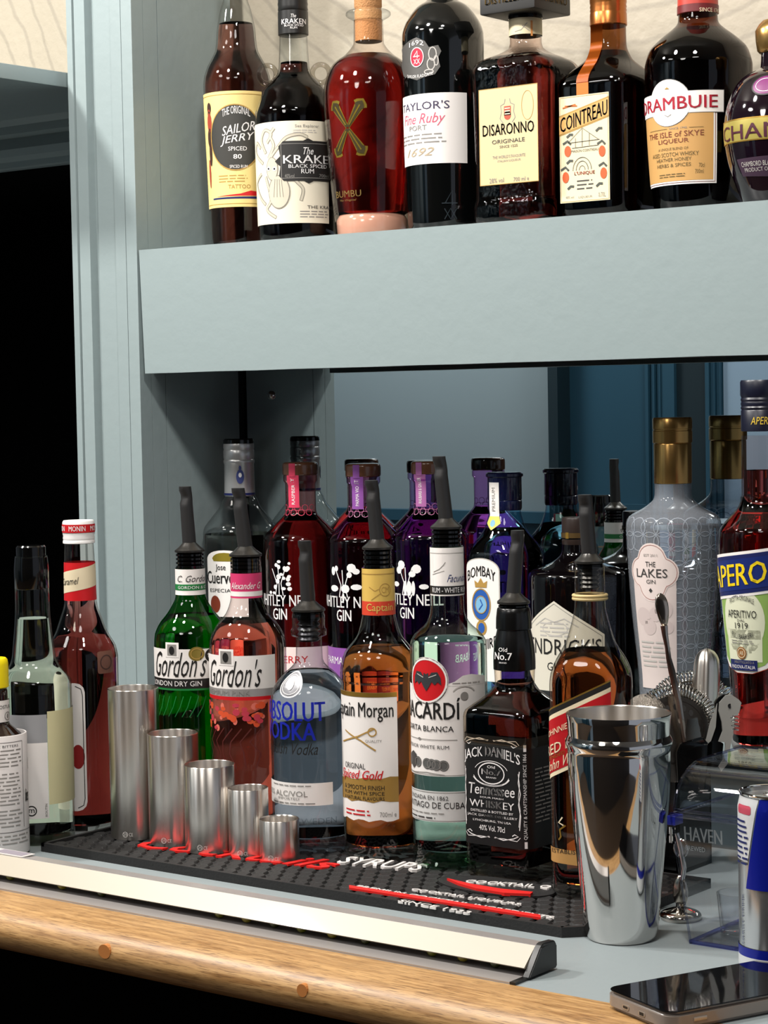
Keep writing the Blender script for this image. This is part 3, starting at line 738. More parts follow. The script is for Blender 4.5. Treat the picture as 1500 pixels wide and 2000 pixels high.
# clear vodka
B = Bottle('vodka_bottle', 'clear vodka bottle with blue lettering behind the smallest steel measure', 'bottle', 612, 1668, MATZ,
    [(1668, 70), (1655, 76), (1635, 78), (1385, 78), (1360, 77), (1337, 69), (1315, 51), (1302, 36), (1288, 26.5), (1262, 25.5), (1243, 25.5), (1240, 35), (1230, 35), (1226, 32), (1204, 32), (1198, 31)], G_FR, smooth=3)
B.body(glass('vodka_glass_shaded', (.80, .80, .83), .5), liquid('clear_spirit', (1, 1, 1), 0, 1.13, (.97, .98, 1)), 1309, floor=.014)  # grey glass tint stands in for the dark, shadowed space behind the bottle
L = Label(B.cyl(1450))
L.ptext('ABSOLUT', 527, 1371, 634, 1409, BLU, bold=.035); L.ptext('VODKA', 527, 1411, 616, 1446, BLU, bold=.035)
L.ptext('Swedish Vodka', 519, 1451, 621, 1474, INK, shear=.4)
u0, v0, u1, v1 = L.box(545, 1530, 650, 1574); L.rect(-.062, v0, u1, v1, WHT, 0)
L.text('40% ALC/VOL', L.uv(530, 1547)[0], v0+.009, L.uv(601, 1547)[0], v0+.0145, GRY, 2); L.text('IMPORTED', L.uv(545, 1560)[0], v0+.0055, L.uv(585, 1560)[0], v0+.008, GRY, 2)
L.lines(-.02, v1-.004, L.uv(618, 1540)[0], v1-.0015, 1, GRY, 2); L.lines(-.02, v0+.001, L.uv(628, 1570)[0], v0+.0035, 1, GRY, 2)
L.ptext('SWEDEN', 580, 1598, 657, 1610, glass('embossed_glass', (.85, .87, .88), .5), lay=1, bold=.02)
L.build('label', B.root)
L = Label(B.cyl(1340), .0006); um, vm_ = L.uv(569, 1337)
SIL2 = mat('medallion_glass', '8f8f93', .3, .35)
L.ell(um, vm_, .0135, .0125, SIL2, 0); L.ring(um, vm_, .0135, .0125, .0012, PALE, 2); L.ring(um, vm_, .0105, .0095, .0006, PALE, 2); L.ell(um, vm_, .0035, .005, PALE, 3)
L.build('medallion', B.root)
B.pourer(1056, 1187, 1204, -5, 33, 1252, 13)

# golden spiced rum
B = Bottle('rum_bottle', 'golden spiced rum bottle with tan and red neck seal and white label', 'bottle', 749, 1681, MATZ,
    [(1681, 64), (1672, 71), (1655, 76), (1330, 76), (1324, 78), (1304, 77.5), (1274, 69), (1257, 56), (1238, 42), (1205, 33), (1198, 32), (1108, 31)], G_FR)
B.body(glass('straw_glass', (.98, .96, .90), .5), liquid('golden_rum', (.92, .52, .05), 50, 1.37), 1258, floor=.012)
L = Label(B.cyl(1450)); ur = L.uv(777, 1480)[0]; ua = L.uv(676, 1480)[0]
v0 = L.uv(720, 1603)[1]; vt = L.uv(720, 1353)[1]; vg = L.uv(720, 1362)[1]; g0 = L.uv(730, 1526)[1]; g1 = L.uv(730, 1566)[1]
wv_ = [(-ur+(2*ur)*i/14, v0+.0012*sin(i*1.9)) for i in range(15)]
L.poly(wv_+[(ur, vt), (-ur, vt)], WHT, 0); L.rect(-ur, vg, ur, vt, GOLD, 1)
L.poly([(-ur, g1+.002)]+[(-ur+2*ur*i/10, g1+.0012*cos(i*2.3)) for i in range(11)]+[(ur, g0+.004)]+[(ur-2*ur*i/10, g0+.004*(1-i/10)+.001*sin(i*2)) for i in range(11)], mat('ochre_band', '9c7836', .5), 1)
um = L.uv(768, 1395)[0]
L.text('Captain Morgan', -um, L.uv(720, 1410)[1], um, L.uv(720, 1372)[1], INK, 2, bold=.01, slope=-.0)
L.ptext('QUALITY', 714, 1445, 746, 1451, GRY); L.ptext('ORIGINAL', 676, 1490, 714, 1501, INK, slope=-.0)
L.text('Spiced Gold', -L.uv(749, 1515)[0]*.9, L.uv(720, 1528)[1], L.uv(749, 1515)[0], L.uv(720, 1505)[1], RED, 3, shear=.35, bold=.02)
L.ptext('& SMOOTH FINISH', 676, 1534, 751, 1543, INK); L.ptext('RUM WITH SPICE', 676, 1546, 751, 1553, INK); L.ptext('& NATURAL FLAVOURS', 676, 1556, 751, 1563, INK)
L.ptext('700ml e', 742, 1586, 774, 1595, GRY); L.lines(ua, L.uv(700, 1594)[1], L.uv(728, 1590)[0], L.uv(700, 1579)[1], 2, RED, 2)
for p in ([(672, 1447), (700, 1438), (730, 1424)], [(676, 1425), (705, 1446), (734, 1466)]): L.line([L.uv(*q) for q in p], .0014, OCH, 2)
a, b_ = L.uv(727, 1430); L.ring(a, b_, .0045, .0045, .0012, OCH, 2)
L.build('label', B.root)
L = Label(B.cyl(1150)); zt, zm, zb_ = B.z_at(1109), B.z_at(1172), B.z_at(1199)
L.rect(-.09, zm, .09, zt, TAN, 0); L.rect(-.09, zb_, .09, zm, ORED, 0)
a, b_ = L.uv(752, 1152); L.ring(a, b_, .006, .0065, .0008, OCH, 1); L.text('CM', a-.0038, b_-.003, a+.0038, b_+.003, OCH, 1); L.line([(a-.016, b_+.003), (a-.010, b_-.001), (a-.006, b_+.001)], .0007, OCH, 1); L.line([(a-.014, b_-.010), (a-.004, b_-.003)], .0008, OCH, 1)
L.text('Captain M', L.uv(717, 1186)[0], zb_+.002, L.uv(772, 1186)[0], zm-.002, TAN, 1, bold=.01)
L.line([(-.09, zt-.005), (.09, zt-.005)], .0008, OCH, 1)
L.build('neck_seal', B.root)
B.pourer(938, 1066, 1108, -10, 30, None, 13)

# white rum
B = Bottle('rum_bottle', 'white rum bottle in pale green glass with a red bat roundel', 'bottle', 883, 1700, MATZ,
    [(1700, 67), (1690, 72), (1670, 75), (1268, 75), (1252, 74), (1235, 63), (1221, 47), (1208, 38), (1190, 33.5), (1160, 32.5), (1066, 32)], G_FR)
B.body(glass('pale_green_glass', (.86, .96, .90), .42), liquid('white_rum', (.50, .92, .66), 7, 1.15), 1247, floor=.016)
lathe('punt', sm([(.002, .030), (.008, .026), (.016, .014), (.0195, .002)], 3), glass('green_punt', (.45, .75, .52), .5), B.root, 32)
L = Label(B.cyl(1450)); ur = L.uv(945, 1430)[0]*1.05
vb, vt = L.uv(880, 1517)[1], L.uv(880, 1340)[1]; cu, cv = L.uv(833, 1329); rr = .021
L.rect(-ur, vb, ur, vt, WHT, 0); L.ell(cu, cv, rr+.0015, rr+.0015, WHT, 0, 40)
L.poly([(cu+.014, vt-.0005), (ur, vt-.0005), (ur, vt+.007), (cu+.045, vt+.0105), (cu+.036, vt+.0095), (cu+.028, vt+.004)], WHT, 0)
L.ell(cu, cv, rr, rr, RED, 1, 40); L.ring(cu, cv, rr+.0008, rr+.0008, .0022, WHT, 2, 40); L.ring(cu, cv, rr+.001, rr+.001, .0007, DGRY, 2, 40)
bat = [(0, .006), (.0025, .0075), (.003, .004), (.006, .008), (.012, .0085), (.015, .003), (.0155, -.004), (.012, -.001), (.009, -.004), (.006, -.001), (.003, -.006), (0, -.010)]
L.poly([(cu+x, cv+y) for x, y in bat]+[(cu-x, cv+y) for x, y in bat[-2:0:-1]], mat('bat_grey', '35373a', .4), 3)
L.line([(cu+.003, cv+.003), (cu+.011, cv+.006)], .0008, LGR, 4); L.line([(cu-.003, cv+.003), (cu-.011, cv+.006)], .0008, LGR, 4)
ub = L.uv(898, 1390)[0]
L.text('BACARD\u00cd', -ub-.002, L.uv(850, 1405)[1], ub, L.uv(850, 1363)[1], INK, 2, bold=.02)
L.text('CARTA BLANCA', -.032, L.uv(850, 1429)[1], L.uv(886, 1425)[0], L.uv(850, 1418)[1], INK, 2, bold=.01)
va = L.uv(850, 1445)[1]; L.line([(-.038, va), (L.uv(893, 1445)[0], va)], .0006, GRY, 2); L.poly([(-.012, va), (-.009, va+.0015), (-.006, va), (-.009, va-.0015)], GRY, 2)
L.text('SUPERIOR WHITE RUM', -.036, L.uv(850, 1463)[1], L.uv(877, 1460)[0], L.uv(850, 1456)[1], DGRY, 2)
vm_ = L.uv(850, 1489)[1]
for i, a in enumerate((-.036, -.028, -.012, .0, .005, .010, .017)): L.ell(a, vm_-.0005*i, .0052, .0052, mat('medal_grey', '5b5a58', .5), 1+i % 2, 20); L.ring(a, vm_-.0005*i, .0045, .0045, .0005, GRY, 3, 20)
L.poly([(-.026, vm_+.006), (-.020, vm_+.009), (-.014, vm_+.006), (-.015, vm_-.004), (-.020, vm_-.008), (-.025, vm_-.004)], DGRY, 3)
L.line([(-.038, vm_-.010), (-.02, vm_-.0115), (.0, vm_-.010), (.018, vm_-.012)], .0008, GRY, 2)
L.line([(-ur, vb+.0012), (ur, vb+.0012)], .0004, GRY, 1)
L.lines(cu+.026, vt+.0015, ur*.9, vt+.0035, 1, GRY, 2); L.ring(.038, vt-.010, .013, .010, .0012, LGR, 2, 20, 30, 150); L.ell(.038, vt-.010, .004, .004, GRY, 2)
L.build('label', B.root)
L = Label(B.cyl(1580)); v0, v1 = L.uv(860, 1606)[1], L.uv(860, 1546)[1]
L.rect(-ur, v0, ur, v1, mat('strip_grey_paper', 'd3d2cf', .55), 0); L.line([(-ur, v1-.0012), (ur, v1-.0012)], .0005, GRY, 1); L.line([(-ur, v0+.0012), (ur, v0+.0012)], .0005, GRY, 1)
L.text('FUNDADA EN 1862', -.030, v1-.0085, L.uv(876, 1567)[0], v1-.0045, DGRY, 2); L.text('SANTIAGO DE CUBA', -.036, v1-.0165, L.uv(908, 1580)[0], v1-.0105, INK, 2)
L.lines(-.03, v0+.007, .022, v0+.0095, 1, GRY, 2); L.lines(-.028, v0+.002, .012, v0+.0055, 1, DGRY, 2)
L.build('strip_label', B.root)
L = Label(B.cyl(1110)); zt, za, zm, zb_ = B.z_at(1068), B.z_at(1142), B.z_at(1145), B.z_at(1158)
L.rect(-.095, zb_-.0015, .095, zt, WHT, 0); L.rect(-.095, zb_, .095, za, INK, 1)
L.text('RUM - WHITE RUM', L.uv(846, 1152)[0], zb_+.0015, L.uv(906, 1152)[0], za-.0015, PALE, 2)
L.line([L.uv(848, 1117), L.uv(858, 1112), L.uv(866, 1104), L.uv(870, 1098)], .0007, GRY, 1); L.line([L.uv(846, 1122), L.uv(868, 1115)], .0005, GRY, 1)
L.ptext('Facundo', 873, 1122, 905, 1136, mat('blue_ink', '3a4372', .5), shear=.5); L.line([(-.095, zt-.005), (.095, zt-.005)], .0006, LGR, 1)
L.build('neck_label', B.root)
B.pourer(891, 1026, 1066, -12, 31, None, 13)

# square whiskey with black label
B = Bottle('whiskey_bottle', 'square whiskey bottle with a black label and black neck wrap', 'bottle', 1011, 1702, MATZ,
    [(1702, 75), (1693, 78), (1452, 78), (1442, 80.5), (1395, 80.5), (1382, 77), (1362, 55), (1346, 42), (1335, 38.5), (1306, 40), (1290, 40), (1265, 38.5), (1240, 34), (1228, 31.5), (1200, 31)], G_FR, n=7, push=False, smooth=2)
sq_body(B, 7, 1384, 1340)
B.body(glass('whiskey_glass', (.95, .88, .78), .5), liquid('dark_whiskey', (.60, .13, .02), 60, 1.37), 1330, floor=.012)
r = B.r_at(B.z_at(1550)); S = Perim(B.root, r, r, 7); L = Label(S, .0006); v0 = B.z_at(1664); v1 = B.z_at(1444)
v0, v1 = L.uv(960, 1652)[1], L.uv(960, 1437)[1]
L.rect(-r*2.9, v0, r*2.9, v1, mat('black_label', '0d0c0c', .45), 0)
fu0, fu1 = L.uv(911, 1550)[0], L.uv(1017, 1550)[0]; uc = (fu0+fu1)/2
H = v1-v0; PT = lambda s_, y0_, y1_, w_, **k: L.text(s_, uc-w_/2, v0+H*y0_, uc+w_/2, v0+H*y1_, PALE, 2, **k)
WF = fu1-fu0
PT("JACK DANIEL'S", .73, .85, WF*1.0, bold=.01, arc=H*.055)
L.ring(uc, v0+H*.66, WF*.24, H*.10, .0011, PALE, 2); L.ring(uc, v0+H*.66, WF*.31, H*.115, .0006, PALE, 2, 28, 20, 160); L.ring(uc, v0+H*.655, WF*.35, H*.115, .0014, PALE, 2, 28, 200, 340); L.ring(uc, v0+H*.66, WF*.33, H*.118, .0006, PALE, 2, 28, 195, 345)
PT('Old', .705, .73, WF*.14); PT('No.7', .645, .695, WF*.34, bold=.02); PT('BRAND', .615, .628, WF*.18)
PT('Tennessee', .46, .56, WF*.82, shear=.15, bold=.01); PT('SOUR MASH', .43, .445, WF*.42); PT('WHISKEY', .345, .41, WF*.80, bold=.012)
PT('DISTILLED & BOTTLED BY', .30, .322, WF*.76); PT('JACK DANIEL DISTILLERY', .255, .282, WF*.90, bold=.01); PT('LYNCHBURG, TN USA', .213, .235, WF*.68); PT('40% Vol. 70cl', .135, .185, WF*.46)
def scroll(y, s):
    for d in (-1, 1):
        L.line([(uc+d*WF*.05, v0+H*y), (uc+d*WF*.2, v0+H*(y+.018*s)), (uc+d*WF*.38, v0+H*(y-.006*s)), (uc+d*WF*.46, v0+H*(y-.03*s)), (uc+d*WF*.40, v0+H*(y-.045*s)), (uc+d*WF*.36, v0+H*(y-.028*s))], .0009, PALE, 2)
        L.line([(uc+d*WF*.04, v0+H*(y+.006*s)), (uc+d*WF*.22, v0+H*(y+.004*s)), (uc+d*WF*.44, v0+H*(y+.014*s)), (uc+d*WF*.49, v0+H*(y-.02*s))], .0006, PALE, 2)
scroll(.955, 1); scroll(.085, -1)
for d in (-1, 1):
    L.line([(uc+d*WF*.49, v0+H*.70), (uc+d*WF*.47, v0+H*.6), (uc+d*WF*.50, v0+H*.5), (uc+d*WF*.47, v0+H*.4), (uc+d*WF*.50, v0+H*.3), (uc+d*WF*.48, v0+H*.17)], .0008, PALE, 2)
    L.line([(uc+d*WF*.47, v0+H*.68), (uc+d*WF*.49, v0+H*.58), (uc+d*WF*.47, v0+H*.47), (uc+d*WF*.495, v0+H*.35), (uc+d*WF*.47, v0+H*.2)], .0005, PALE, 2)
ut = L.uv(1026, 1550)[0]
L.text('QUALITY & CRAFTSMANSHIP SINCE 1866', ut-.0017, v0+H*.09, ut+.0017, v0+H*.86, PALE, 2, rot=90); L.rect(ut-.0012, v0+H*.88, ut+.0012, v0+H*.94, PALE, 2); L.rect(ut-.0012, v0+H*.01, ut+.0012, v0+H*.07, PALE, 2)
us0 = L.uv(1044, 1550)[0]; L.lines(us0, v0+H*.22, us0+.03, v0+H*.73, 14, GRY, 2, seed=3)
L.build('black_label', B.root)
bw = B.part('neck_wrap', [(1306, 41.2), (1290, 41.2), (1265, 39.8), (1240, 35.5), (1229, 33), (1227, 35), (1206, 34.5), (1188, 32), (1186, 30)], mat('wrap_black', '0a0a0a', .25), 2)
L = Label(Cyl(B.root, lambda v: B.r_at(v)+.0012, B.r_at(B.z_at(1282))))
L.ptext('No.7', 968, 1275, 1000, 1289, PALE, bold=.025); L.ptext('Old', 975, 1265, 991, 1273, PALE); L.ptext('BRAND', 976, 1293, 990, 1296, PALE)
L.build('wrap_print', B.root)
B.pourer(1036, 1172, 1200, 10, 32, None, 13)

# red label whisky
B = Bottle('whisky_bottle', 'amber whisky bottle with a slanted red label beside the shaker', 'bottle', 1160, 1742, MATZ,
    [(1742, 62), (1732, 70), (1700, 72), (1332, 72), (1312, 71), (1290, 65), (1268, 55), (1250, 47), (1221, 38), (1190, 30.5), (1172, 29.5), (1106, 29)], G_FR, n=5, push=False, smooth=3)
sq_body(B, 4.5, 1330, 1255); B.root.rotation_euler.z = radians(14)
B.body(glass('amber_bottle_glass', (.96, .94, .90), .5), liquid('amber_whisky', (.93, .50, .03), 58, 1.37), 1268, floor=.012)
r = B.r_at(B.z_at(1500)); S = Perim(B.root, r, r, 4.5); L = Label(S, .0006)
a0 = L.uv(1062, 1404); a1 = L.uv(1190, 1345); b0 = L.uv(1066, 1520); sl = (a1[1]-a0[1])/(a1[0]-a0[0])
ue = L.uv(1193, 1400)[0]
def band(va, vb_, m, lay): L.poly([(a0[0]-.004, a0[1]+va-sl*.004), (ue, a0[1]+va+sl*(ue-a0[0])), (ue, a0[1]+vb_+sl*(ue-a0[0])), (a0[0]-.004, a0[1]+vb_-sl*.004)], m, lay)
hb = b0[1]-a0[1]
REDL = mat('red_label', 'b5101a', .45)
band(.001, hb-.001, CRM, 0); band(-.003, hb+.003, REDL, 1); band(.001, .006, INK, 0); band(.006, .0075, GOLD, 0)
def slant(s_, x0, y0, x1, y1, m_, **k):
    u0_, v0_, u1_, v1_ = L.box(x0, y0, x1, y1); L.text(s_, u0_, v0_, u1_, v1_, m_, 3, slope=sl, **k)
slant('JOHNNIE WALKER', 1063, 1410, 1160, 1426, CRM); slant('RED LABEL', 1061, 1439, 1162, 1459, CRM, bold=.01); slant('BLENDED SCOTCH', 1063, 1464, 1150, 1471, GOLD); slant('John W', 1070, 1480, 1118, 1507, CRM, shear=.4)
L.ppoly([(1074, 1650), (1150, 1666), (1150, 1694), (1074, 1678)], mat('gold_label', 'b98d52', .4), 0); L.ptext('ESTABLISHED', 1080, 1660, 1150, 1668, INK, lay=1)
L.line([L.uv(1099, 1596), L.uv(1092, 1606), L.uv(1101, 1612)], .0013, CRM, 1); L.line([L.uv(1105, 1612), L.uv(1094, 1620), L.uv(1096, 1634), L.uv(1092, 1640)], .0016, GOLD, 1)
L.build('label', B.root)
bm = BM(); zz = B.z_at(1165); rr = B.r_at(zz)+.0012
for dz in (-.0016, .0012): tube(bm, [(rr*cos(t*pi/16), rr*sin(t*pi/16), zz+dz) for t in range(33)], .0016, 8, 0, False)
finish(bm, 'rubber_band', mat('rubber_band_tan', 'c9b07a', .6), B.root)
B.pourer(966, 1093, 1106, -8, 29, 1150, 14)
# ------------------------------------------------------------------ back row on the ledge
G_BK = 'bottles in the back row on the ledge'; LZ = .1002
# tequila
B = Bottle('tequila_bottle', 'clear tequila bottle with silver screw cap at the corner of the mirror', 'bottle', 469, 857, LZ,
    [(1340, 64), (1326, 70), (1060, 73), (1040, 73), (1028, 70), (1005, 52), (990, 40), (975, 34), (968, 30), (905, 28)], G_BK, Y=2.034, X=-1.8025)
B.body(CLEAR, liquid('clear_tequila', (1, 1, 1), 0, 1.15, (.97, .97, .93)), 1042)
L = Label(B.cyl(1140)); u0, v0, u1, v1 = L.box(402, 1075, 498, 1205)
uc = (u0+u1)/2
L.poly([(uc-.030, v0), (uc+.030, v0), (uc+.030, v1-.012)]+[(uc+.030*cos(radians(a)), v1-.012+.012*sin(radians(a))) for a in range(15, 180, 15)]+[(uc-.030, v1-.012)], WHT, 0)
L.poly([(uc-.016, v1-.014)]+[(uc+.019*cos(radians(a)), v1-.012+.009*sin(radians(a))) for a in range(170, 9, -20)]+[(uc+.016, v1-.014)], mat('crest_gold', '9c8a2c', .4, .4), 1)
L.ptext('Jose', 422, 1102, 441, 1117, INK, bold=.01); L.ptext('Cuervo', 407, 1116, 458, 1140, INK, bold=.02); L.ptext('ESPECIAL', 412, 1150, 458, 1157, INK)
a, b_ = L.uv(421, 1180); L.ell(a, b_, .0085, .011, mat('wax_brown', '7a3018', .5), 1)
L.build('label', B.root)
o = B.part('screw_cap', [(968, 29.5), (964, 29.8), (906, 29), (904, 30), (900, 30.5), (897, 29), (893, 30), (880, 30), (878, 29), (874, 30), (866, 29.5), (862, 28), (858, 28), (857, 27)], mat('cap_silver', 'c9c9c9', .3, .6), label='silver screw cap')
B.part('cap_disc', [(866, 30.2), (859, 29.6), (856.5, 27)], BLKG, parent=o)
L = Label(Cyl(B.root, lambda v: 30*B.k, 30*B.k)); a, b_ = L.uv(469, 931)
L.ell(a, b_, .005, .009, mat('crest_blue', '35407a', .5), 0); L.ell(a, b_+.002, .002, .003, PALE, 1); L.ell(a, b_+.011, .0016, .003, mat('crest_blue', '35407a'), 0); L.rect(-.09, B.z_at(966), .09, B.z_at(962), INKB, 0)
L.build('cap_print', o)

# three fruit gins
def fruit_gin(label, X, capy, px, glassm, liqm, strip, word, low, lowword, art):
    o_ = capy-903
    rows = [(1372, 68), (1358, 74), (1066, 75), (1052, 74.5), (1040, 68), (1028, 56), (1012, 40), (1002, 31), (992, 29.5), (945, 29.5), (938, 33), (928, 33)]
    rows = [(y+o_, h) for y, h in rows]
    B = Bottle('gin_bottle', label, 'bottle', px, capy, LZ, rows, 'fruit gins with wooden stoppers', Y=2.038, X=X)
    B.body(glassm, liqm, 1000+o_)
    B.part('wooden_stopper', [(928+o_, 30), (927+o_, 33.5), (924+o_, 34.5), (908+o_, 34.5), (904+o_, 33), (902+o_, 28)], mat('stopper_brown', '6b4632', .22, coat=.5), 2)
    L = Label(B.cyl(1150)); cx = px+o_*0
    for i, (dx, dy, rx, ry) in enumerate(art): L.ell(L.uv(px-40, 1130+o_)[0]+dx*1.45, L.uv(px-40, 1130+o_)[1]+dy*1.05, rx*1.2, ry*.9, PALE, 0, 9)
    a, b_ = L.uv(px-40, 1130+o_); [L.line([(a+q_*.006, b_-.021), (a+q_*.003, b_-.006), (a+q_*.010-.001, b_+.012)], .0012, PALE, 0) for q_ in (-1, 0, 1)]
    uc = a; v0, v1 = L.uv(px-40, 1184+o_)[1], L.uv(px-40, 1162+o_)[1]
    L.text('WHITLEY NEILL', uc-.046, v0, uc+.046, v1, PALE, 1, bold=.015)
    v0, v1 = L.uv(px-40, 1210+o_)[1], L.uv(px-40, 1188+o_)[1]; L.text('GIN', uc-.0105, v0, uc+.0105, v1, PALE, 1, bold=.02)
    vt = L.uv(px-40, 1263+o_)[1]; L.rect(-.075, max(vt-.05, .006), .075, vt, low, 0); L.text(lowword, uc-.036, vt-.020, uc+.036, vt-.011, PALE if low != PNKL else RED, 1)
    L.build('printing', B.root)
    L = Label(B.cyl(970+o_)); a = L.uv(px-12, 960+o_)[0]; zt, zb_ = B.z_at(927+o_), B.z_at(990+o_)
    L.rect(a-.0075, zb_, a+.0075, zt, strip, 1); L.text(word, a-.0022, zb_+.004, a+.0022, zt-.004, PALE, 2, rot=90)
    pat = mat('neck_pattern_'+strip.name, 'b06a90' if strip.name != 'strip_pink' else 'd0405c', .4)
    for i in range(7):
        for j in range(2): L.ring(-.034+i*.0095+(j % 2)*.0047, zb_-.004+j*.006-.002, .0042, .004, .0006, pat, 0, 8)
    L.build('neck_strip', B.root)
    s2 = BM(); z1, z2 = B.z_at(904+o_), B.z_at(928+o_); ang = a/B.r_at(B.z_at(970+o_)); rr = 34.8*B.k
    q = [s2.verts.new(((rr)*sin(ang+d), -(rr)*cos(ang+d), z)) for d, z in ((-.2, z2-.001), (-.1, z2-.001), (0, z2-.001), (.1, z2-.001), (.2, z2-.001), (.2, z1), (.1, z1), (0, z1), (-.1, z1), (-.2, z1))]
    for i in range(4): s2.faces.new((q[i], q[i+1], q[8-i], q[9-i]))
    finish(s2, 'stopper_strip', strip, B.root)
    return B
rnd = random.Random(2)
berry = [(rnd.uniform(-.011, .011), rnd.uniform(-.018, .020), rnd.uniform(.0016, .0030), rnd.uniform(.0018, .0034)) for _ in range(20)]
violet = [(-.011, .010, .003, .006), (-.007, .013, .0025, .004), (.008, .014, .005, .006), (.012, .010, .004, .004), (.006, .006, .003, .004), (-.010, -.010, .006, .0045), (.002, -.010, .005, .006), (.012, -.008, .006, .004), (.0, -.020, .0015, .006)]
rhub = [(-.005, .014, .005, .006), (-.008, .008, .004, .005), (.010, .010, .005, .006), (.006, .004, .004, .004), (-.012, -.008, .005, .0035), (.016, -.010, .005, .0035), (.003, -.012, .0032, .010), (.007, -.012, .002, .010), (-.001, -.012, .002, .010)]
SPK = mat('strip_pink', 'd8405e', .4); SPU = mat('strip_purple', '8a4f9c', .4); SMA = mat('strip_mauve', 'a8659c', .4)
fruit_gin('deep red raspberry gin bottle with a pink neck strip', -1.7044, 903, 585, glass('red_gin_glass', (.97, .62, .62), .45), liquid('red_gin', (.95, .06, .08), 34, 1.36), SPK, 'RASPBERRY', PNKL, 'RASPBERRY', berry)
fruit_gin('dark violet gin bottle with a purple neck strip beside the red one', -1.6043, 906, 710, glass('violet_gin_glass', (.78, .66, .92), .45), liquid('violet_gin', (.66, .08, .36), 28, 1.36), SPU, 'PARMA VIOLET', SPU, 'PARMA VIOLET', violet)
fruit_gin('purple rhubarb gin bottle with a mauve neck strip behind the white rum', -1.5049, 901, 833, glass('purple_gin_glass', (.85, .58, .92), .45), liquid('purple_gin', (.72, .12, .80), 20, 1.36), SMA, 'RHUBARB & GINGER', SMA, 'RHUBARB', rhub)

# blue gin
B = Bottle('gin_bottle', 'sky-blue square-shouldered gin bottle with navy cap and white arched label', 'bottle', 985, 925, LZ,
    [(1385, 58), (1372, 62), (1095, 63), (1078, 62), (1062, 56), (1045, 48), (1030, 40), (1012, 34), (998, 31), (960, 30)], G_BK, Y=2.040, n=4.5, smooth=3)
sq_body(B, 4.5, 1085, 1040)
B.body(glass('blue_glass', (.60, .86, .97), .5), liquid('blue_gin', (.22, .72, .86), 6, 1.36), 1032)
B.part('cap', [(996, 32), (992, 33.5), (978, 33.5), (977, 32.5), (975, 33.5), (932, 33.5), (930, 36.5), (925, 36.5), (922, 33)], mat('cap_navy', '101638', .2, coat=.4), 0, 'navy blue cap')
r = B.r_at(B.z_at(1200)); L = Label(Perim(B.root, r, r, 4.5), .0006)
u0, u1 = L.uv(909, 1150)[0], L.uv(977, 1150)[0]; uc = (u0+u1)/2; hw = (u1-u0)/2; vt = L.uv(945, 1090)[1]; vb = L.uv(945, 1330)[1]
def arch(hw_, top_, bot_, m_, lay): L.poly([(uc-hw_, bot_), (uc+hw_, bot_)]+[(uc+hw_*cos(radians(a)), top_-hw_*.55+hw_*.55*sin(radians(a))) for a in range(0, 181, 12)], m_, lay)
arch(hw, vt, vb, mat('arch_grey', 'b9b2aa', .5), 0); arch(hw-.0012, vt-.0012, vb, WHT, 1)
L.text('BOMBAY', uc-hw*.78, vt-.028, uc+hw*.78, vt-.016, INK, 2, bold=.02, arc=.007); L.text('SAPPHIRE', uc-hw*.80, vt-.100, uc+hw*.80, vt-.088, INK, 2, bold=.02, arc=-.006)
CB = mat('crest_royal', '2a5aa8', .4); cv = vt-.054
L.ell(uc, cv, .0135, .019, CB, 2); L.ring(uc, cv, .0135, .019, .0015, OCH, 3); L.ell(uc, cv, .008, .010, mat('crest_sky', '7fb4d8', .4), 3); L.ring(uc, cv, .0085, .0105, .001, OCH, 4); L.line([(uc-.003, cv-.006), (uc+.002, cv), (uc-.001, cv+.006)], .0015, CB, 4)
L.poly([(uc-.008, cv+.020), (uc+.008, cv+.020), (uc+.009, cv+.028), (uc+.004, cv+.025), (uc, cv+.031), (uc-.004, cv+.025), (uc-.009, cv+.028)], OCH, 3)
L.ell(uc, cv-.027, .0075, .009, OCH, 2); L.ell(uc, cv-.027, .0045, .006, CB, 3)
L.build('label', B.root)
L = Label(Cyl(B.root, lambda v: max(B.r_at(v)+.0006, 33.8*B.k if v > B.z_at(998) else 0), 33*B.k)); a = L.uv(964, 965)[0]
z0_, z1_ = B.z_at(1030), B.z_at(941); L.rect(a-.007, z0_+.014, a+.007, z1_, WHT, 0); L.poly([(a-.007, z0_+.014), (a-.009, z0_+.006), (a, z0_-.002), (a+.009, z0_+.006), (a+.007, z0_+.014)], mat('tag_yellow', 'd9cf5c', .5), 0)
L.ell(a, z0_+.006, .003, .004, mat('crest_sky', '7fb4d8'), 1); L.text('PREMIUM', a-.0022, z0_+.020, a+.0022, z1_-.006, GRY, 1, rot=90)
L.build('neck_tag', B.root)

# black apothecary gin
B = Bottle('gin_bottle', 'squat black apothecary gin bottle with a pale diamond-topped label', 'bottle', 1129, 1010, LZ,
    [(1392, 88), (1378, 94), (1135, 95), (1120, 94), (1111, 84), (1099, 52), (1088, 36), (1078, 29), (1062, 28)], G_BK, Y=2.034, X=-1.2955)
B.body(mat('black_bottle_glass', '060405', .06, coat=.5))
B.part('stopper', [(1066, 27), (1061, 28.5), (1054, 28.5), (1053, 27), (1044, 27), (1043, 28.5), (1040, 28.5), (1014, 28.5), (1010, 27)], mat('stopper_dark', '2b211d', .3), 0)
L = Label(Cyl(B.root, lambda v: 29.2*B.k, 29*B.k)); a, b_ = L.uv(1108, 1046); L.rect(-.04, b_-.0028, .04, b_+.0028, mat('foil_dark_gold', '6b5432', .35, .6), 0); L.rect(a-.002, b_-.0035, a+.002, b_+.0035, GOLD, 1)
L.build('stopper_band', B.root)
L = Label(B.cyl(1230)); uc, vt = L.uv(1082, 1174); dv = lambda y: L.uv(1082, y)[1]
hw = .058
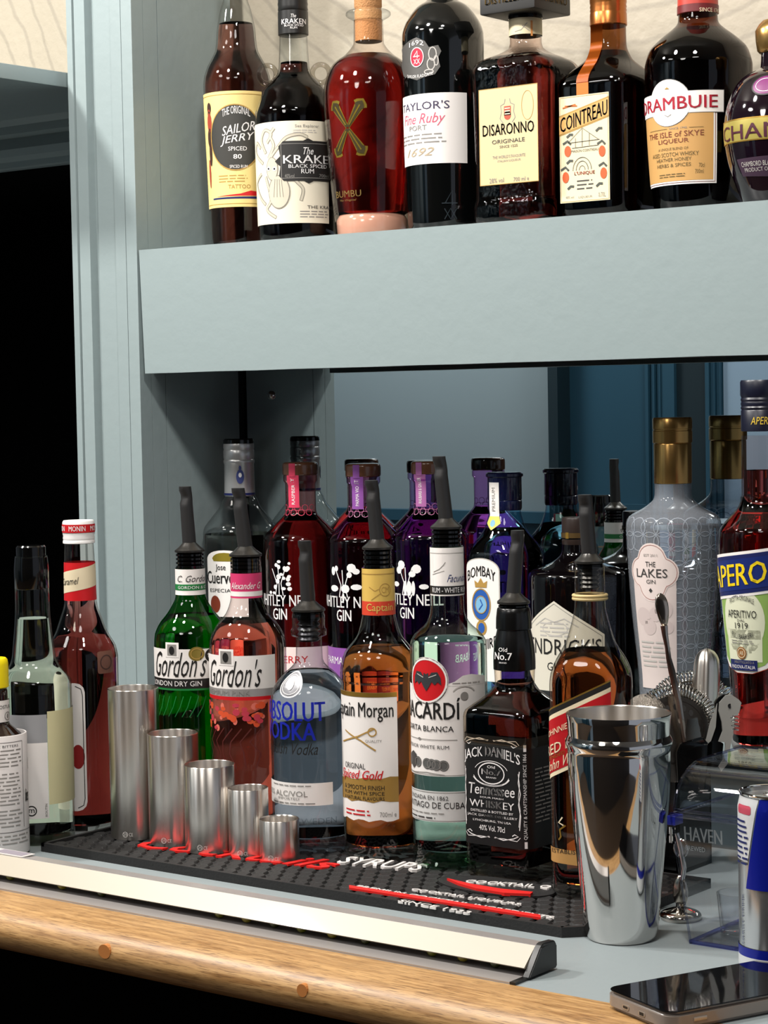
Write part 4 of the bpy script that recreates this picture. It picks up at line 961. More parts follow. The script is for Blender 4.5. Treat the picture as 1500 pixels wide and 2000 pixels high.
L.poly([(uc, vt), (uc-hw, dv(1240)), (uc-hw, dv(1310)), (uc-hw*.4, dv(1350)), (uc+hw*.4, dv(1350)), (uc+hw, dv(1310)), (uc+hw, dv(1240))], mat('diamond_paper', 'd9d2c2', .55), 0)
L.line([(uc-hw+.003, dv(1308)), (uc-hw+.003, dv(1243)), (uc, vt-.003), (uc+hw-.003, dv(1243)), (uc+hw-.003, dv(1308))], .0006, GRY, 1)
L.text("HENDRICK'S", uc-hw*.93, dv(1279), uc+hw*.93, dv(1247), INK, 2)
L.line([(uc-.028, dv(1224)), (uc-.012, dv(1208)), (uc, dv(1215)), (uc+.012, dv(1208)), (uc+.028, dv(1224))], .0012, LGR, 1); L.ring(uc, dv(1228), .016, .008, .0008, LGR, 1); L.lines(uc-.020, dv(1246), uc+.020, dv(1214), 4, LGR, 1)
L.text('GIN', uc-.010, dv(1310), uc+.010, dv(1294), INK, 1)
L.build('label', B.root)

# embossed clear gin with gold cap
B = Bottle('gin_bottle', 'tall embossed clear gin bottle with a gold cap and pink quatrefoil label', 'bottle', 1316, 815, LZ,
    [(1425, 60), (1412, 68), (1314, 71), (1180, 84), (1060, 91), (1026, 92), (1014, 90), (1003, 80), (990, 56), (976, 39), (966, 36), (940, 35.5), (868, 35)], G_BK, Y=2.037, X=-1.1715)
B.body(glass('embossed_clear', (.95, .97, 1.0), .6, frost=.20), liquid('clear_gin', (.97, .98, 1), 1.5, 1.34, (.94, .96, 1)), 1030)
GCAP = mat('cap_gold', 'b08a50', .24, .85)
o = B.part('gold_cap', [(944, 36), (943, 36.8), (868, 36.8), (866, 36), (864, 38.5), (842, 38.5), (841, 37.6), (838, 37.6), (837, 38.5), (819, 38.5), (815, 36.5)], GCAP, 0, 'gold foil capsule')
L = Label(B.cyl(1120)); EMB = glass('emboss_lines', (.75, .8, .86), .7, rough=.1, frost=.30, frostc=(.8, .85, .92))
pu = .0152
for i in range(-8, 12):
    for j in range(-1, 12):
        cu = i*pu; cv = B.z_at(1045)-j*pu-.004
        if cv < .02: continue
        if -.052 < cu < -.002 and cv < B.z_at(1062): continue
        L.ring(cu, cv, pu*.71, pu*.71, .0010, EMB, (i+j) % 2*.4, 16)
L.build('embossing', B.root)
L = Label(B.cyl(1120), .0009); PKP = mat('quatrefoil_paper', 'e3d3cd', .5)
uc, vc = L.uv(1273, 1118); q = .0165; s = .0135
L.rect(uc-.027, L.uv(1280, 1345)[1], uc+.027, vc, mat('label_panel', 'd8c8c3', .5), 0)
pts = []
for cx, cy_, a0 in ((s, 0, -75), (0, s*1.15, 15), (-s, 0, 105), (0, -s*1.15, 195)):
    pts += [(uc+cx+q*cos(radians(a0+t)), vc+cy_+q*sin(radians(a0+t))) for t in range(0, 151, 15)]
L.poly(pts, PKP, 1); L.line([(uc+(x-uc)*.93, vc+(y-vc)*.93) for x, y in pts+pts[:1]], .0006, mat('rose_line', 'a8746c', .5), 2)
L.ptext('EST 2011', 1259, 1082, 1284, 1087, GRY, lay=3); L.ptext('THE', 1262, 1097, 1281, 1107, DGRY, lay=3); L.ptext('LAKES', 1246, 1111, 1304, 1128, DGRY, lay=3); L.ptext('GIN', 1264, 1132, 1281, 1140, DGRY, lay=3)
a, b_ = L.uv(1272, 1153); L.poly([(a-.0022, b_), (a, b_-.0026), (a+.0022, b_), (a, b_+.0026)], DGRY, 3)
L.lines(uc-.021, L.uv(1280, 1305)[1], uc+.021, L.uv(1280, 1250)[1], 6, LGR, 2)
for dx, y, r_ in ((-.014, 1205, .010), (.012, 1190, .011), (-.006, 1225, .009), (.017, 1225, .007), (.003, 1200, .008)): L.ell(uc+dx, L.uv(1280, y)[1], r_, r_, mat('ghost_print', 'cdbcb8', .5), 1, 16)
L.build('label', B.root)

# orange-red aperitif
B = Bottle('aperitif_bottle', 'bright red aperitif bottle with a dark cap and slanted blue label', 'bottle', 1487, 742, LZ,
    [(1456, 62), (1442, 66), (1400, 63), (1309, 68), (1180, 79), (1075, 86), (1060, 86), (1035, 84), (1020, 74), (1003, 58), (985, 45), (965, 40), (930, 40), (850, 39)], G_BK, Y=1.912)
B.body(glass('red_aperitif_glass', (.99, .90, .88), .5), liquid('aperitif', (.99, .10, .03), 48, 1.36), 918)
o = B.part('cap', [(842, 38), (841, 40), (802, 40), (800, 38.5), (796, 40.5), (793, 39), (788, 40.5), (784, 39), (780, 40.5), (776, 39), (771, 41), (746, 41), (742, 39)], mat('cap_midnight', '0d0f22', .35), 0, 'dark navy screw cap')
L = Label(Cyl(B.root, lambda v: 40.3*B.k, 40*B.k)); L.ptext('APEROL', 1467, 814, 1516, 829, mat('yellow_print', 'd8b63a', .5), shear=.2); L.build('cap_print', o)
L = Label(B.cyl(1120)); BLUE = mat('label_royal', '172a6e', .4); YEL = mat('label_yellow', 'f2d21c', .4)
a0 = L.uv(1404, 1092); a1 = L.uv(1487, 1080); b0 = L.uv(1408, 1163); sl = (a1[1]-a0[1])/(a1[0]-a0[0])
def sb(va, vb_, m_, lay): L.poly([(-.08, a0[1]+va+sl*(-.08-a0[0])), (.09, a0[1]+va+sl*(.09-a0[0])), (.09, a0[1]+vb_+sl*(.09-a0[0])), (-.08, a0[1]+vb_+sl*(-.08-a0[0]))], m_, lay)
hb = b0[1]-a0[1]
gu, gv = L.uv(1450, 1235); vb = L.uv(1450, 1315)[1]; gt = L.uv(1450, 1150)[1]
GRN2 = mat('label_leaf_green', '8fb05a', .5); GP = mat('label_pale_green', 'dfe0c4', .5)
W2 = .038
def shield(w_, b__, m_, lay): L.poly([(gu-w_, gt), (gu-w_, b__+.012), (gu-w_*.75, b__+.005), (gu-w_*.3, b__), (gu+w_*.3, b__), (gu+w_*.75, b__+.005), (gu+w_, b__+.012), (gu+w_, gt)], m_, lay)
shield(W2, vb, mat('label_orange_line', 'd8501c', .5), 0); shield(W2-.001, vb+.0005, WHT, 1); shield(W2-.0045, vb+.004, GRN2, 2); L.ell(gu, L.uv(1450, 1215)[1], W2*.68, .034, GP, 3, 32); L.rect(gu-W2*.6, vb+.012, gu+W2*.6, L.uv(1450, 1230)[1], GP, 3)
sb(.004, hb-.004, WHT, 4); sb(.001, hb-.001, INKB, 5); sb(-.003, hb+.003, BLUE, 6)
ua, ub = L.uv(1406, 1125)[0], L.uv(1520, 1110)[0]
vm_ = a0[1]+hb/2+sl*((ua+ub)/2-a0[0]); L.text('APEROL', ua, vm_+hb*.30, ub, vm_-hb*.30, YEL, 8, bold=.02, slope=sl)
L.ptext('RICETTA ORIGINALE', 1428, 1170, 1473, 1180, DGRY, lay=6, arc=.004); L.ptext('APERITIVO', 1425, 1192, 1478, 1207, INK, lay=6); L.ptext('DAL', 1442, 1209, 1456, 1214, DGRY, lay=6); L.ptext('1919', 1438, 1216, 1462, 1228, INK, lay=6); L.ptext('F.LLI BARBIERI', 1433, 1233, 1470, 1243, DGRY, lay=6, arc=-.003)
L.lines(gu-.015, L.uv(1450, 1258)[1], gu+.015, L.uv(1450, 1249)[1], 2, GRY, 6)
a, b_ = L.uv(1450, 1275); SEA = mat('seal_copper', 'a8703c', .4, .3); L.ell(a, b_, .0062, .0062, SEA, 6); L.ring(a, b_, .005, .005, .0007, CRM, 7); L.text('AB', a-.0025, b_-.002, a+.0025, b_+.002, CRM, 7)
L.prect(1431, 1289, 1480, 1309, INKB, 6); L.ptext('PADOVA-ITALIA', 1434, 1299, 1476, 1306, PALE, lay=7); L.ptext('IMBOTTIGLIATO A', 1438, 1291, 1474, 1296, GRY, lay=7)
L.build('label', B.root)
# ------------------------------------------------------------------ bottles on the upper shelf
G_UP = 'bottles on the upper shelf'; UZ = ZT+.0002
RDK = liquid('dark_rum', (.52, .13, .04), 46, 1.37)
# spiced rum with yellow label
B = Bottle('rum_bottle', 'dark rum bottle with a yellow label and round black badge', 'bottle', 470, 470, UZ,
    [(473, 55), (466, 58), (380, 60), (185, 66), (165, 66), (150, 64), (132, 58), (115, 49), (100, 42), (85, 39.5), (55, 37), (20, 30), (-5, 23), (-60, 20), (-90, 19)], G_UP, Y=2.005)
B.body(CLEAR, RDK, 47)
B.part('cap', [(-62, 20), (-64, 22), (-98, 22), (-100, 20)], BLK)
L = Label(B.cyl(290)); YL = mat('label_straw', 'e8cf86', .55); u1 = L.uv(520, 290)[0]; v1, v0 = L.uv(455, 177)[1], L.uv(455, 404)[1]
L.rect(-.06, v0, .06, v1, YL, 0); L.line([(-.06, v1-.004), (.06, v1-.004)], .0008, OCH, 1); L.line([(-.06, v0+.004), (.06, v0+.004)], .0008, OCH, 1)
a, b_ = L.uv(459, 268); L.ell(a, b_, .0345, .0405, mat('badge_charcoal', '34332f', .5), 1, 40); L.ring(a, b_, .0345, .0405, .0014, OCH, 2, 40)
L.ptext('THE ORIGINAL', 434, 213, 488, 228, PALE, arc=.004); L.ptext('SAILOR', 434, 241, 497, 259, PALE, shear=.2, slope=.18, bold=.01); L.ptext('JERRY', 431, 262, 496, 281, PALE, shear=.25, slope=.14, bold=.01)
L.ptext('SPICED', 446, 286, 482, 294, PALE); L.ptext('80', 456, 301, 472, 310, PALE, bold=.03); L.ptext('SPICED RUM', 449, 322, 483, 328, PALE)
L.ptext('TATTOO', 446, 360, 489, 368, OCH); u0 = L.uv(428, 345)[0]; L.lines(u0, L.uv(455, 357)[1], u0+.04, L.uv(455, 340)[1], 3, OCH, 1)
FIG = mat('figure_red', '9a3a28', .5); FIG2 = mat('figure_dark', '3a2018', .5)
for x, y, rx, ry, m_ in ((409, 212, .004, .007, FIG2), (409, 222, .003, .005, FIG), (410, 240, .0045, .012, FIG), (411, 270, .0045, .012, FIG2), (413, 300, .003, .016, FIG2), (412, 340, .0022, .018, FIG)):
    a, b_ = L.uv(x, y); L.ell(a, b_, rx, ry, m_, 2, 12)
L.ppoly([(424, 385), (470, 378), (490, 372), (520, 380), (520, 384)], RED, 1); L.ppoly([(418, 388), (520, 385), (520, 390), (418, 391)], INKB, 1)
L.build('label', B.root)

# black spiced rum with ring handles
B = Bottle('rum_bottle', 'black rum bottle with glass ring handles and a cream octopus label', 'bottle', 581, 455, UZ,
    [(462, 72), (452, 76), (240, 79), (222, 78), (205, 72), (188, 66), (176, 61), (158, 45), (146, 34), (132, 30), (123, 29.5), (70, 27), (-5, 26)], G_UP, Y=1.985)
B.body(CLEAR, liquid('black_rum', (.40, .05, .02), 110, 1.37), 123)
o = B.part('cap', [(70, 28), (69, 29.5), (24, 29.5), (23, 28), (20, 29.5), (14, 28.5), (9, 29.5), (3, 28.5), (-2, 29.5), (-14, 29.5), (-16, 27)], mat('cap_black', '191817', .35))
L = Label(Cyl(B.root, lambda v: 29.8*B.k, 29.8*B.k)); L.ptext('KRAKEN', 551, 36, 596, 46, PALE, bold=.02); L.ptext('The', 568, 27, 578, 34, PALE, shear=.3); L.ptext('BLACK SPICED', 556, 47, 592, 51, PALE); L.ptext('RUM', 567, 52, 580, 56, PALE); L.build('cap_print', o)
xd = Vector((cos(-YAW), sin(-YAW), 0))
for s_ in (-1, 1):
    bm = BM(); z = B.z_at(145); R_ = 17*B.k; c_ = xd*s_*(52*B.k)
    tube(bm, [c_+xd*cos(t*2*pi/28)*R_+Vector((0, 0, z+R_*1.05*sin(t*2*pi/28))) for t in range(29)], 5.2*B.k, 10, 0, False)
    finish(bm, 'ring_handle', glass('handle_glass', (.80, .78, .74), .2), B.root)
L = Label(B.cyl(340)); v1, v0 = L.uv(560, 236)[1], L.uv(560, 436)[1]; KP = mat('label_ivory', 'e6dcc6', .55)
L.rect(-.078, v0, .078, v1, KP, 0)
KG = mat('octopus_grey', '8a8478', .5); KL = mat('octopus_light', 'c9c0ac', .5)
P_ = lambda x, y: L.uv(x, y)
def sm2(p):
    if len(p) < 3: return p
    o_ = []
    for i in range(len(p)-1):
        a0, a1, a2, a3 = p[max(i-1, 0)], p[i], p[i+1], p[min(i+2, len(p)-1)]
        for k in range(5):
            t = k/5; o_.append(tuple(.5*(2*a1[c]+(a2[c]-a0[c])*t+(2*a0[c]-5*a1[c]+4*a2[c]-a3[c])*t*t+(3*a1[c]-a0[c]-3*a2[c]+a3[c])*t**3) for c in (0, 1)))
    return o_+[p[-1]]
def pl(pts, t, m_, lay=1): L.line(sm2([P_(*q) for q in pts]), t, m_, lay)
for t_ in ([(520, 300), (512, 275), (518, 255), (530, 262), (522, 280)], [(515, 320), (502, 300), (503, 280), (510, 290)], [(528, 310), (545, 285), (560, 268), (585, 262), (600, 268)], [(512, 340), (504, 360), (510, 385), (520, 400)], [(520, 345), (530, 390), (523, 410), (540, 425)], [(555, 330), (580, 355), (592, 370), (588, 392)], [(525, 310), (535, 285), (528, 265), (536, 250)]):
    pl(t_, .0042, KG, 1); pl(t_, .0026, KL, 2)
a, b_ = P_(545, 375); L.ell(a, b_, .0145, .020, KG, 2); L.ell(a, b_, .0132, .0188, KL, 3); a, b_ = P_(532, 330); L.ell(a, b_, .0085, .014, KG, 2); L.ell(a, b_, .0075, .013, KL, 3)
for x in (526, 537): a, b_ = P_(x, 330); L.ell(a, b_, .0026, .0026, PALE, 4); L.ell(a, b_, .0012, .0012, INK, 5)
for i in range(4): pl([(538+i*4, 350), (536+i*6, 385)], .0006, KG, 4)
KB = mat('plaque_black', '1e1c1a', .5)
x0, y0, x1, y1 = L.box(545, 275, 646, 353); n_ = .006
L.poly([(x0+n_, y0), ((x0+x1)/2-.006, y0), ((x0+x1)/2, y0-.003), ((x0+x1)/2+.006, y0), (x1-n_, y0), (x1, y0+n_), (x1-.002, (y0+y1)/2-.006), (x1+.003, (y0+y1)/2), (x1-.002, (y0+y1)/2+.006), (x1, y1-n_), (x1-n_, y1), ((x0+x1)/2+.006, y1), ((x0+x1)/2, y1+.003), ((x0+x1)/2-.006, y1), (x0+n_, y1), (x0, y1-n_), (x0+.002, (y0+y1)/2+.006), (x0-.005, (y0+y1)/2), (x0+.002, (y0+y1)/2-.006), (x0, y0+n_)], KB, 4)
L.frame(x0+.003, y0+.003, x1-.003, y1-.003, .0006, GRY, 5)
L.ptext('The', 592, 288, 611, 302, PALE, lay=6, shear=.35); L.ptext('KRAKEN', 554, 303, 650, 319, PALE, lay=6, bold=.02); L.ptext('BLACK SPICED', 564, 321, 636, 328, PALE, lay=6); L.ptext('RUM', 588, 330, 612, 339, PALE, lay=6); L.ptext('40%vol', 557, 340, 575, 347, GRY, lay=6); L.ptext('700ml', 622, 341, 640, 347, GRY, lay=6)
L.ptext('Sea Explorer', 576, 243, 622, 250, GRY); u0 = P_(572, 245)[0]; L.lines(u0, P_(590, 260)[1], u0+.03, P_(590, 252)[1], 2, LGR, 1); L.ptext('THE KRAKEN', 600, 402, 652, 408, DGRY); L.lines(P_(586, 420)[0], P_(600, 426)[1], P_(642, 420)[0], P_(600, 410)[1], 3, GRY, 1)
L.build('label', B.root)

# globe-shouldered rum with gold cross
B = Bottle('rum_bottle', 'round-shouldered red-brown rum bottle with a gold crossed emblem and cork', 'bottle', 727, 448, UZ,
    [(456, 70), (440, 72), (407, 75.5), (300, 84), (230, 89), (195, 90.5), (170, 89), (140, 80), (122, 67), (110, 50), (98, 38), (88, 31), (84, 29.5), (40, 28.5)], G_UP, Y=1.988)
B.body(glass('rum_globe_glass', (.95, .90, .86), .5), liquid('ruby_rum', (.74, .08, .03), 52, 1.37), 109, floor=.027)
lathe('thick_base', [(.001, 66*B.k), (.003, 68*B.k), (.020, 70*B.k), (.0265, 64*B.k)], mat('pink_base_glass', 'd9a895', .12, coat=.5), B.root, 40)
B.part('glass_lip', [(40, 29), (34, 40), (30, 44), (26, 44), (22, 40), (20, 29)], CLEAR, 2)
B.part('cork', [(82, 25.5), (81, 26.5), (22, 26.5), (18, 25), (14, 27), (-60, 27)], CORK)
L = Label(B.cyl(240), .0012); GB = mat('emblem_gold', 'b39a3e', .25, .8); GBD = mat('emblem_dark', '3a3014', .4, .3)
cx, cy_ = L.uv(680, 250)
def arm(a, m_, w_, l_, lay):
    c_, s_ = cos(radians(a)), sin(radians(a))
    P0 = [(.001, -w_*.35), (l_*.8, -w_*1.0), (l_*.86, -w_*1.5), (l_*.95, -w_*1.1), (l_*1.06, 0), (l_*.95, w_*1.1), (l_*.86, w_*1.5), (l_*.8, w_*1.0), (.001, w_*.35)]
    L.poly([(cx+x*c_-y*s_, cy_+x*s_+y*c_) for x, y in P0], m_, lay)
for a in (58, 122, 238, 302): arm(a, GB, .0058, .036, 0); arm(a, GBD, .0040, .0335, 2)
for a in (58, 122, 238, 302):
    c_, s_ = cos(radians(a)), sin(radians(a)); L.line([(cx+.004*c_, cy_+.004*s_), (cx+.030*c_, cy_+.030*s_)], .0016, GB, 3)
L.build('gold_emblem', B.root)
L = Label(B.cyl(378), .0012); L.ptext('BUMBU', 659, 372, 706, 385, mat('lettering_gold', '8d7440', .4, .5), bold=.01); L.ptext('The Original', 666, 389, 697, 394, mat('lettering_gold', ''), shear=.3); L.build('lettering', B.root)
L = Label(B.cyl(150), .0006); EM2 = glass('embossed_amber', (.9, .75, .65), .5, rough=.05)
for i in range(10):
    a = L.uv(646+i*10, 160-abs(0))[0]; L.ring(a, B.z_at(168+abs(i-4)*2.5)+0, .004, .0055, .0012, EM2, 0, 10)
L.build('embossing', B.root)

# port
B = Bottle('port_bottle', 'black port bottle with a white label and grey crest', 'bottle', 871, 440, UZ,
    [(445, 70), (436, 74), (300, 78), (90, 80), (68, 79.5), (50, 74.5), (36, 67), (22, 57), (12, 47), (4, 34), (-4, 28), (-80, 26)], G_UP, Y=1.995)
B.body(mat('port_glass', '050606', .06, coat=.5))
L = Label(B.cyl(250)); v1, v0 = L.uv(850, 181)[1], L.uv(850, 319)[1]; ur = L.uv(912, 250)[0]; PW = mat('port_paper', 'e6e0dc', .55)
L.rect(-ur, v0, ur, v1, PW, 0); L.text("TAYLOR'S", -L.uv(878, 205)[0], L.uv(840, 213)[1], L.uv(878, 205)[0], L.uv(840, 197)[1], mat('plum_ink', '3a3250', .5), 1, bold=.01)
L.text('Fine Ruby', -L.uv(870, 232)[0], L.uv(840, 246)[1], L.uv(870, 232)[0], L.uv(840, 220)[1], mat('rose_ink', 'c8506a', .5), 1, shear=.35); L.ptext('PORT', 801, 245, 834, 255, GRY); L.lines(L.uv(789, 270)[0], L.uv(840, 281)[1], L.uv(876, 270)[0], L.uv(840, 258)[1], 3, GRY, 1); L.ptext('1692', 797, 289, 848, 305, mat('pale_ochre_ink', 'b7a58a', .5), shear=.4)
L.build('label', B.root)
L = Label(B.cyl(115), .0008); CRG = mat('crest_pewter', '5d5b58', .4, .3); pp = lambda pts, m_, lay: L.ppoly(pts, m_, lay)
pp([(800, 80), (814, 73), (830, 80), (838, 92), (856, 88), (862, 100), (856, 112), (860, 130), (850, 145), (826, 152), (815, 157), (800, 152), (790, 150), (786, 130), (788, 110), (786, 98)], CRG, 0)
for x, y, rx, ry in ((845, 105, .005, .008), (842, 125, .005, .007), (852, 118, .003, .006), (838, 140, .006, .003)):
    a, b_ = L.uv(x, y); L.ring(a, b_, rx, ry, .0012, LGR, 1, 12)
a, b_ = L.uv(815, 112); L.ell(a, b_, .0095, .0112, mat('crest_crimson', 'b81a38', .4), 2); L.ring(a, b_, .0095, .0112, .001, PALE, 3); L.line([(a-.004, b_+.001), (a+.001, b_+.007), (a+.001, b_-.001)], .001, PALE, 3); L.line([(a-.005, b_+.001), (a+.004, b_+.001)], .001, PALE, 3); L.text('XX', a-.0045, b_-.0075, a+.0045, b_-.002, PALE, 3)
L.ptext('1692', 801, 82, 828, 91, PALE, lay=2, arc=.002); L.ptext('TAYLOR FLADGATE', 797, 142, 846, 148, PALE, lay=2, arc=-.002)
L.build('crest', B.root)
L = Label(B.cyl(390), .0006); EMG = mat('embossed_black', '2a3034', .08)
a, b_ = L.uv(880, 400)
for p in ([(a-.006, b_+.002), (a+.002, b_+.016), (a+.002, b_)], [(a-.010, b_+.002), (a+.008, b_+.002)], [(a-.007, b_-.016), (a, b_-.004), (a+.007, b_-.016)], [(a-.007, b_-.004), (a, b_-.016), (a+.007, b_-.004)]): L.line(p, .0012, EMG, 0)
L.build('embossing', B.root)

# square amaretto
B = Bottle('amaretto_bottle', 'square wrinkled-glass amaretto bottle with a black block cap and gold label', 'bottle', 1032, 432, UZ,
    [(436, 78), (428, 84), (405, 85), (392, 82), (380, 81), (160, 84), (140, 84.5), (125, 78), (115, 64), (106, 46), (96, 35), (84, 31), (72, 31), (30, 30)], G_UP, Y=1.990, n=6, smooth=3)
sq_body(B, 6, 122, 96)
B.body(glass('amaretto_glass', (.95, .85, .80), .5, bump=.5, bscale=90), liquid('amaretto', (.62, .10, .05), 36, 1.38), 112)
B.part('neck_ring', [(38, 32), (37, 33.5), (30, 33.5), (29, 31)], BLKG)
L = Label(Cyl(B.root, lambda v: 31.8*B.k, 31.8*B.k)); L.rect(-.1, B.z_at(71), .1, B.z_at(39), mat('neck_paper', 'd8cba6', .5), 0); L.line([L.uv(1006, 62), L.uv(1018, 58), L.uv(1030, 44), L.uv(1020, 50), L.uv(1034, 60)], .0007, GRY, 1); L.prect(1036, 40, 1040, 70, mat('neck_orange', 'cf8a4a', .5), 1); L.build('neck_band', B.root)
hc = 64*B.k; zc0, zc1 = B.z_at(31), B.z_at(-42)
cap = boxobj('block_cap', (-hc, -hc, zc0), (hc, hc, zc1), mat('cap_slate', '2c2b2a', .45), B.root, .0025); cap['label'] = 'square black block cap'
L = Label(Flat(B.root, (0, -hc, 0), (1, 0, 0))); L.ptext('DISTILLERIE', 948, -9, 1032, 4, GOLD, bold=.01); L.build('cap_print_front', cap)
L = Label(Flat(B.root, (hc, 0, 0), (0, 1, 0))); L.ptext('DISARONNO', 1042, -11, 1106, 4, GOLD, bold=.01); L.build('cap_print_side', cap)
r = B.r_at(B.z_at(270)); L = Label(Flat(B.root, (0, -r, 0), (1, 0, 0)), .0008)
u0, u1 = L.uv(937, 268)[0], L.uv(1052, 268)[0]; v0, v1 = L.uv(994, 359)[1], L.uv(994, 169)[1]
L.rect(u0, v0, u1, v1, mat('label_champagne', 'd2bf92', .5), 0); L.frame(u0, v0, u1, v1, .0006, OCH, 1)
L.ptext('DISARONNO', 944, 240, 1044, 262, INK, bold=.01); L.ptext('ORIGINALE', 962, 271, 1026, 279, DGRY); L.ptext('SINCE 1525', 977, 283, 1012, 288, DGRY); L.ptext("THE WORLD'S FAVOURITE", 963, 302, 1027, 308, GRY); L.ptext('ITALIAN LIQUEUR', 973, 311, 1018, 316, GRY); L.ptext('28% vol', 957, 348, 985, 357, GRY); L.ptext('700 ml e', 1004, 345, 1034, 353, GRY)
a, b_ = L.uv(992, 218); L.rect(a-.0045, b_-.004, a+.0045, b_+.006, mat('crest_rust', 'b04a34', .5), 1); L.ell(a, b_-.004, .0045, .005, mat('crest_rust', ''), 1)
for k in range(3): L.rect(a-.0035, b_-.003+k*.003, a+.0035, b_-.0018+k*.003, CRM, 2)
for d in (-1, 1): L.line([(a+d*.003, b_+.014), (a+d*.004, b_+.009), (a+d*.009, b_+.007), (a+d*.008, b_), (a+d*.010, b_-.007), (a+d*.006, b_-.012)], .0009, GRY, 1)
L.ring(*L.uv(1031, 205), .008, .016, .0006, OCH, 1)
L.build('label', B.root)

# square orange liqueur
B = Bottle('liqueur_bottle', 'square brown orange-liqueur bottle with a copper cap and orange ribbon', 'bottle', 1193, 410, UZ,
    [(414, 71), (406, 77), (300, 79), (190, 80), (172, 80), (158, 77), (142, 66), (124, 50), (108, 41), (96, 36), (84, 34.5), (50, 34)], G_UP, Y=2.005, n=7, smooth=3)
sq_body(B, 7, 168, 118)
B.body(glass('brown_glass', (.50, .30, .16), .5), liquid('dark_brown_liqueur', (.45, .10, .03), 60, 1.37), 102)
B.part('cap', [(52, 35), (50, 36.5), (28, 36), (25, 35), (21, 36), (18, 35), (14, 36), (10, 35), (6, 36), (-40, 36), (-42, 33)], mat('cap_copper', 'b5703a', .25, .85), 0, 'copper screw cap')
r = B.r_at(B.z_at(290)); RIB = mat('ribbon_orange', 'd9701f', .45)
L = Label(Flat(B.root, (0, -r, 0), (1, 0, 0)), .0008); uR0, uR1 = L.uv(1128, 160)[0], L.uv(1148, 160)[0]; uc = (uR0+uR1)/2; hw = .0075
u0, u1 = L.uv(1094, 290)[0], L.uv(1191, 290)[0]; v0, v1 = L.uv(1140, 394)[1], L.uv(1140, 185)[1]
L.rect(u0, v0, u1, v1, mat('label_cream', 'e4d6b2', .5), 0); L.frame(u0+.001, v0+.001, u1-.001, v1-.001, .0004, OCH, 1)
ux = lambda x: L.uv(x, 290)[0]; vy = lambda y: L.uv(1142, y)[1]
L.poly([(u0, vy(262)), (u1, vy(233)), (u1, vy(193)), (u0, vy(222))], OCH, 1); L.poly([(u0, vy(259)), (u1, vy(230)), (u1, vy(196)), (u0, vy(225))], mat('band_ochre', 'cfa05a', .5), 2)
L.text('COINTREAU', u0+.001, vy(253), u1-.001, vy(203), INK, 3, bold=.03, slope=.0) if False else L.text('COINTREAU', u0+.0015, vy(242), u1-.0015, vy(213), INK, 3, bold=.015, slope=(vy(233)-vy(262))/(u1-u0))
for q in ([(1100, 212), (1125, 204)], [(1104, 208), (1128, 207)]): L.line([L.uv(*p) for p in q], .0014, mat('stroke_orange', 'cc6a2a', .5), 2)
for p in ([(1110, 280), (1138, 250), (1170, 272)], [(1110, 280), (1172, 272)], [(1118, 290), (1170, 283)], [(1125, 270), (1125, 288)], [(1138, 252), (1138, 286)], [(1152, 260), (1152, 284)]): L.line([L.uv(*q) for q in p], .0005, DGRY, 2)
L.ptext('MAISON COINTREAU', 1117, 291, 1170, 296, DGRY); a, b_ = L.uv(1138, 325); L.ring(a, b_-.004, .012, .014, .0006, DGRY, 2, 20, 0, 180); L.ring(a, b_-.004, .008, .010, .0006, DGRY, 2, 20, 0, 180); L.ring(a, b_-.004, .004, .005, .0005, DGRY, 2, 20, 0, 180)
L.ptext("L'UNIQUE", 1123, 334, 1163, 342, RED, bold=.02); L.lines(ux(1127), vy(372), ux(1160), vy(349), 3, DGRY, 1); L.ptext('40% vol', 1106, 383, 1122, 388, GRY); L.ptext('LIQUEUR', 1131, 382, 1158, 387, GRY); L.ptext('0.70L', 1170, 375, 1184, 384, GRY)
FR = mat('fruit_orange', 'd05a2a', .5); LF = mat('leaf_grey', '4a4c44', .5)
for x, y in ((1110, 296), (1177, 295), (1106, 347), (1180, 338)): a, b_ = L.uv(x, y); L.ell(a, b_, .0042, .006, FR, 2, 14); L.line([(a-.006, b_+.008), (a, b_+.011), (a+.004, b_+.007)], .0024, LF, 2)
for x, y in ((1114, 265), (1171, 252), (1114, 316), (1116, 366), (1172, 360)): a, b_ = L.uv(x, y); L.line([(a-.004, b_-.002), (a, b_+.001), (a+.004, b_+.0005)], .0026, LF, 2)
L.rect(uc-hw, v1, uc+hw, B.z_at(168), RIB, 0)
L.build('label', B.root)
bm = BM(); zs = [168, 162, 156, 148, 138, 128, 116, 106, 96, 84, 70, 52]; pv = None
for y in zs:
    z = B.z_at(y); rr = B.r_at(z)+.0012; fx = uc*(rr/r if y < 160 else 1); rows = [bm.verts.new((fx+d*hw, -rr*(1 if y > 120 else 1), z)) for d in (-1, 1)]
    if pv: bm.faces.new((pv[0], pv[1], rows[1], rows[0]))
    pv = rows
bmesh.ops.solidify(bm, geom=bm.faces[:], thickness=.0004)
finish(bm, 'ribbon', RIB, B.root, 60)

